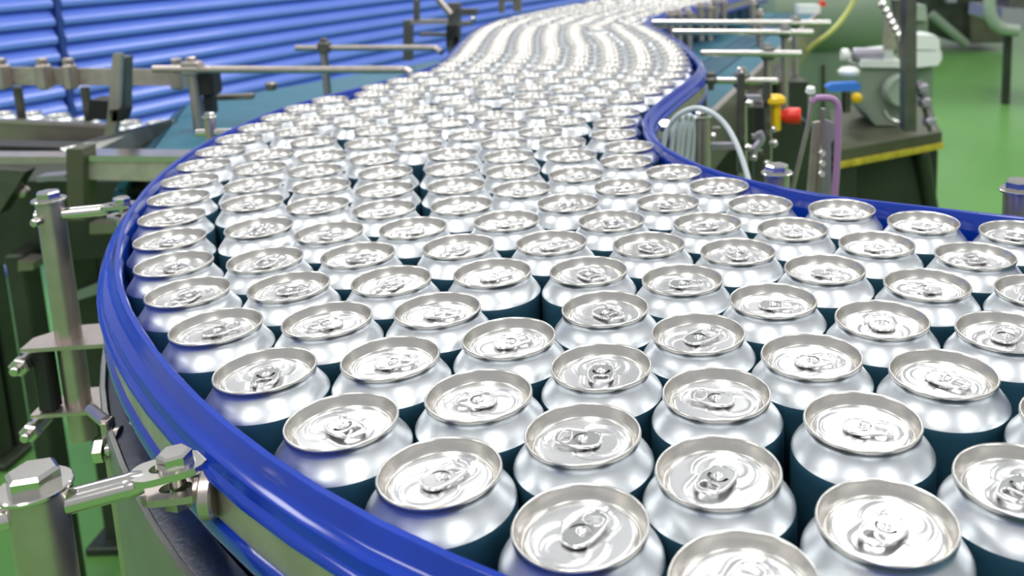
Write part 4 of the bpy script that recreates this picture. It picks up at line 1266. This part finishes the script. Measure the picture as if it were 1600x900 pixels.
cp = thing('machine_column', (at(1425, 200, 2.45).x, 2.45, zt2), 'dark upright column crossing in front of the pump unit', 'post')
sheet([(1417, -60), (1433, -60), (1432, 206), (1414, 206)], 2.42, (0, 0.05, 0), 'post', 'steel_dark', cp)
for (px, py) in ((1440, 138), (1444, 160), (1452, 190)):
    b = MB()
    b.box(at(px, py, 2.44), (0.03, 0.03, 0.028), bev=0.004)
    b.hexbolt(at(px, py, 2.42), 0.012, 0.012, (0.2, -1, 0))
    b.build('fitting', 'lilac', cp)
b = MB()
b.tube([at(1434, 128, 2.45), at(1446, 160, 2.45), at(1458, 205, 2.42)], 0.014, 10)
b.build('conduit', 'plate', cp)

ch = thing('chain', (at(1395, 70, 2.6).x, 2.6, at(1395, 75, 2.6).z), 'bright diagonal chain of round links beside the dark column', 'chain')
for k in range(7):
    f = k / 6.0
    px, py = 1380 + 30 * f, 8 + 56 * f
    b = MB()
    b.lathe([(0.0, 0.008), (0.010, 0.006), (0.014, 0.0), (0.010, -0.006), (0.0, -0.008)], 14, at(px, py, 2.58), (0.2, -1, 0.3))
    b.build('link', 'steel_bright', ch)
sheet([(1384, 25), (1394, 22), (1402, 78), (1382, 78)], 2.63, (0, 0.02, 0), 'guide', 'steel_band', ch)
sheet([(1396, 0), (1416, 0), (1416, 92), (1408, 92)], 2.66, (0, 0.03, 0), 'cover', 'steel_dark', ch)

wb = thing('drive_box', (at(1450, 110, 3.3).x, 3.35, 0), 'white two tier drive box behind the dark column', 'box')
sheet([(1430, 55), (1462, 55), (1468, 62), (1469, 78), (1430, 78)], 3.3, (0, 0.14, 0), 'lid', 'white', wb)
sheet([(1430, 80), (1471, 80), (1472, 92), (1466, 102), (1430, 106)], 3.3, (0, 0.14, 0), 'box', 'white', wb)
zz = at(1450, 104, 3.35).z
MB().box((at(1445, 104, 3.37).x, 3.37, zz / 2), (0.05, 0.05, zz), bev=0.004).build('stand', 'pale_green', wb)
sheet([(1432, 8), (1447, 8), (1449, 32), (1432, 32)], 3.5, (0, 0.1, 0), 'cap', 'motor_green', wb)
MB().box((at(1440, 32, 3.55).x, 3.55, at(1440, 30, 3.55).z / 2), (0.04, 0.04, at(1440, 30, 3.55).z), bev=0.004).build('stand', 'pale_green', wb)

cw = MB()
cw.tube(bez([at(x, y, Y) for x, y, Y in ((1345, -40, 3.3), (1334, 0, 3.3), (1320, 25, 3.3), (1296, 52, 3.3), (1265, 76, 3.35), (1240, 110, 3.4))], 6), 0.010, 10)
tag(cw.build('cable', 'cable_yellow'), 'yellow green cable hanging diagonally before the tank', 'cable')

# far machines at the right
fm = thing('far_machine', (at(1520, 70, 9.5).x, 9.8, 0), 'dark green machine far off on the green floor, top right', 'machine')
sheet([(1452, -40), (1560, -40), (1575, 66), (1500, 68), (1452, 28)], 9.6, (0, 0.8, 0), 'body', 'frame_dark', fm)
sheet([(1515, 5), (1570, 5), (1572, 64), (1518, 66)], 9.5, (0, 0.1, 0), 'panel', 'olive', fm)
b = MB()
b.cyl(at(1455, 22, 9.4), at(1510, 70, 9.4), 0.05, 12)
b.build('ramp_rail', 'pale_green', fm)
sheet([(1480, -10), (1495, -10), (1495, 4), (1480, 4)], 9.4, (0, 0.1, 0), 'label_box', 'lilac', fm)
fr_ = thing('side_machine', (at(1590, 140, 6.6).x, 6.7, 0), 'grey machine head on a dark leg at the right edge', 'machine')
sheet([(1566, 12), (1700, 20), (1700, 70), (1600, 46), (1564, 32)], 6.5, (0, 0.6, 0), 'head', 'lilac', fr_)
sheet([(1576, -40), (1700, -40), (1700, 20), (1578, 20)], 6.55, (0, 0.5, 0), 'upper_body', 'steel_dark', fr_)
p = at(1576, 146, 6.6)
MB().box((p.x, 6.65, (at(1576, 35, 6.6).z) / 2), (0.05, 0.05, at(1576, 35, 6.6).z - 0.001), bev=0.004).build('leg', 'frame_dark', fr_)
MB().box((p.x + 0.5, 6.9, (at(1576, 35, 6.6).z) / 2), (0.05, 0.05, at(1576, 35, 6.6).z - 0.001), bev=0.004).build('leg', 'frame_dark', fr_)
b = MB()
b.tube(bez([at(x, y, 6.5) for x, y in ((1548, -20), (1546, 12), (1552, 32), (1566, 44), (1590, 48))], 6), 0.045, 12)
b.build('bent_pipe', 'motor_green', fr_)
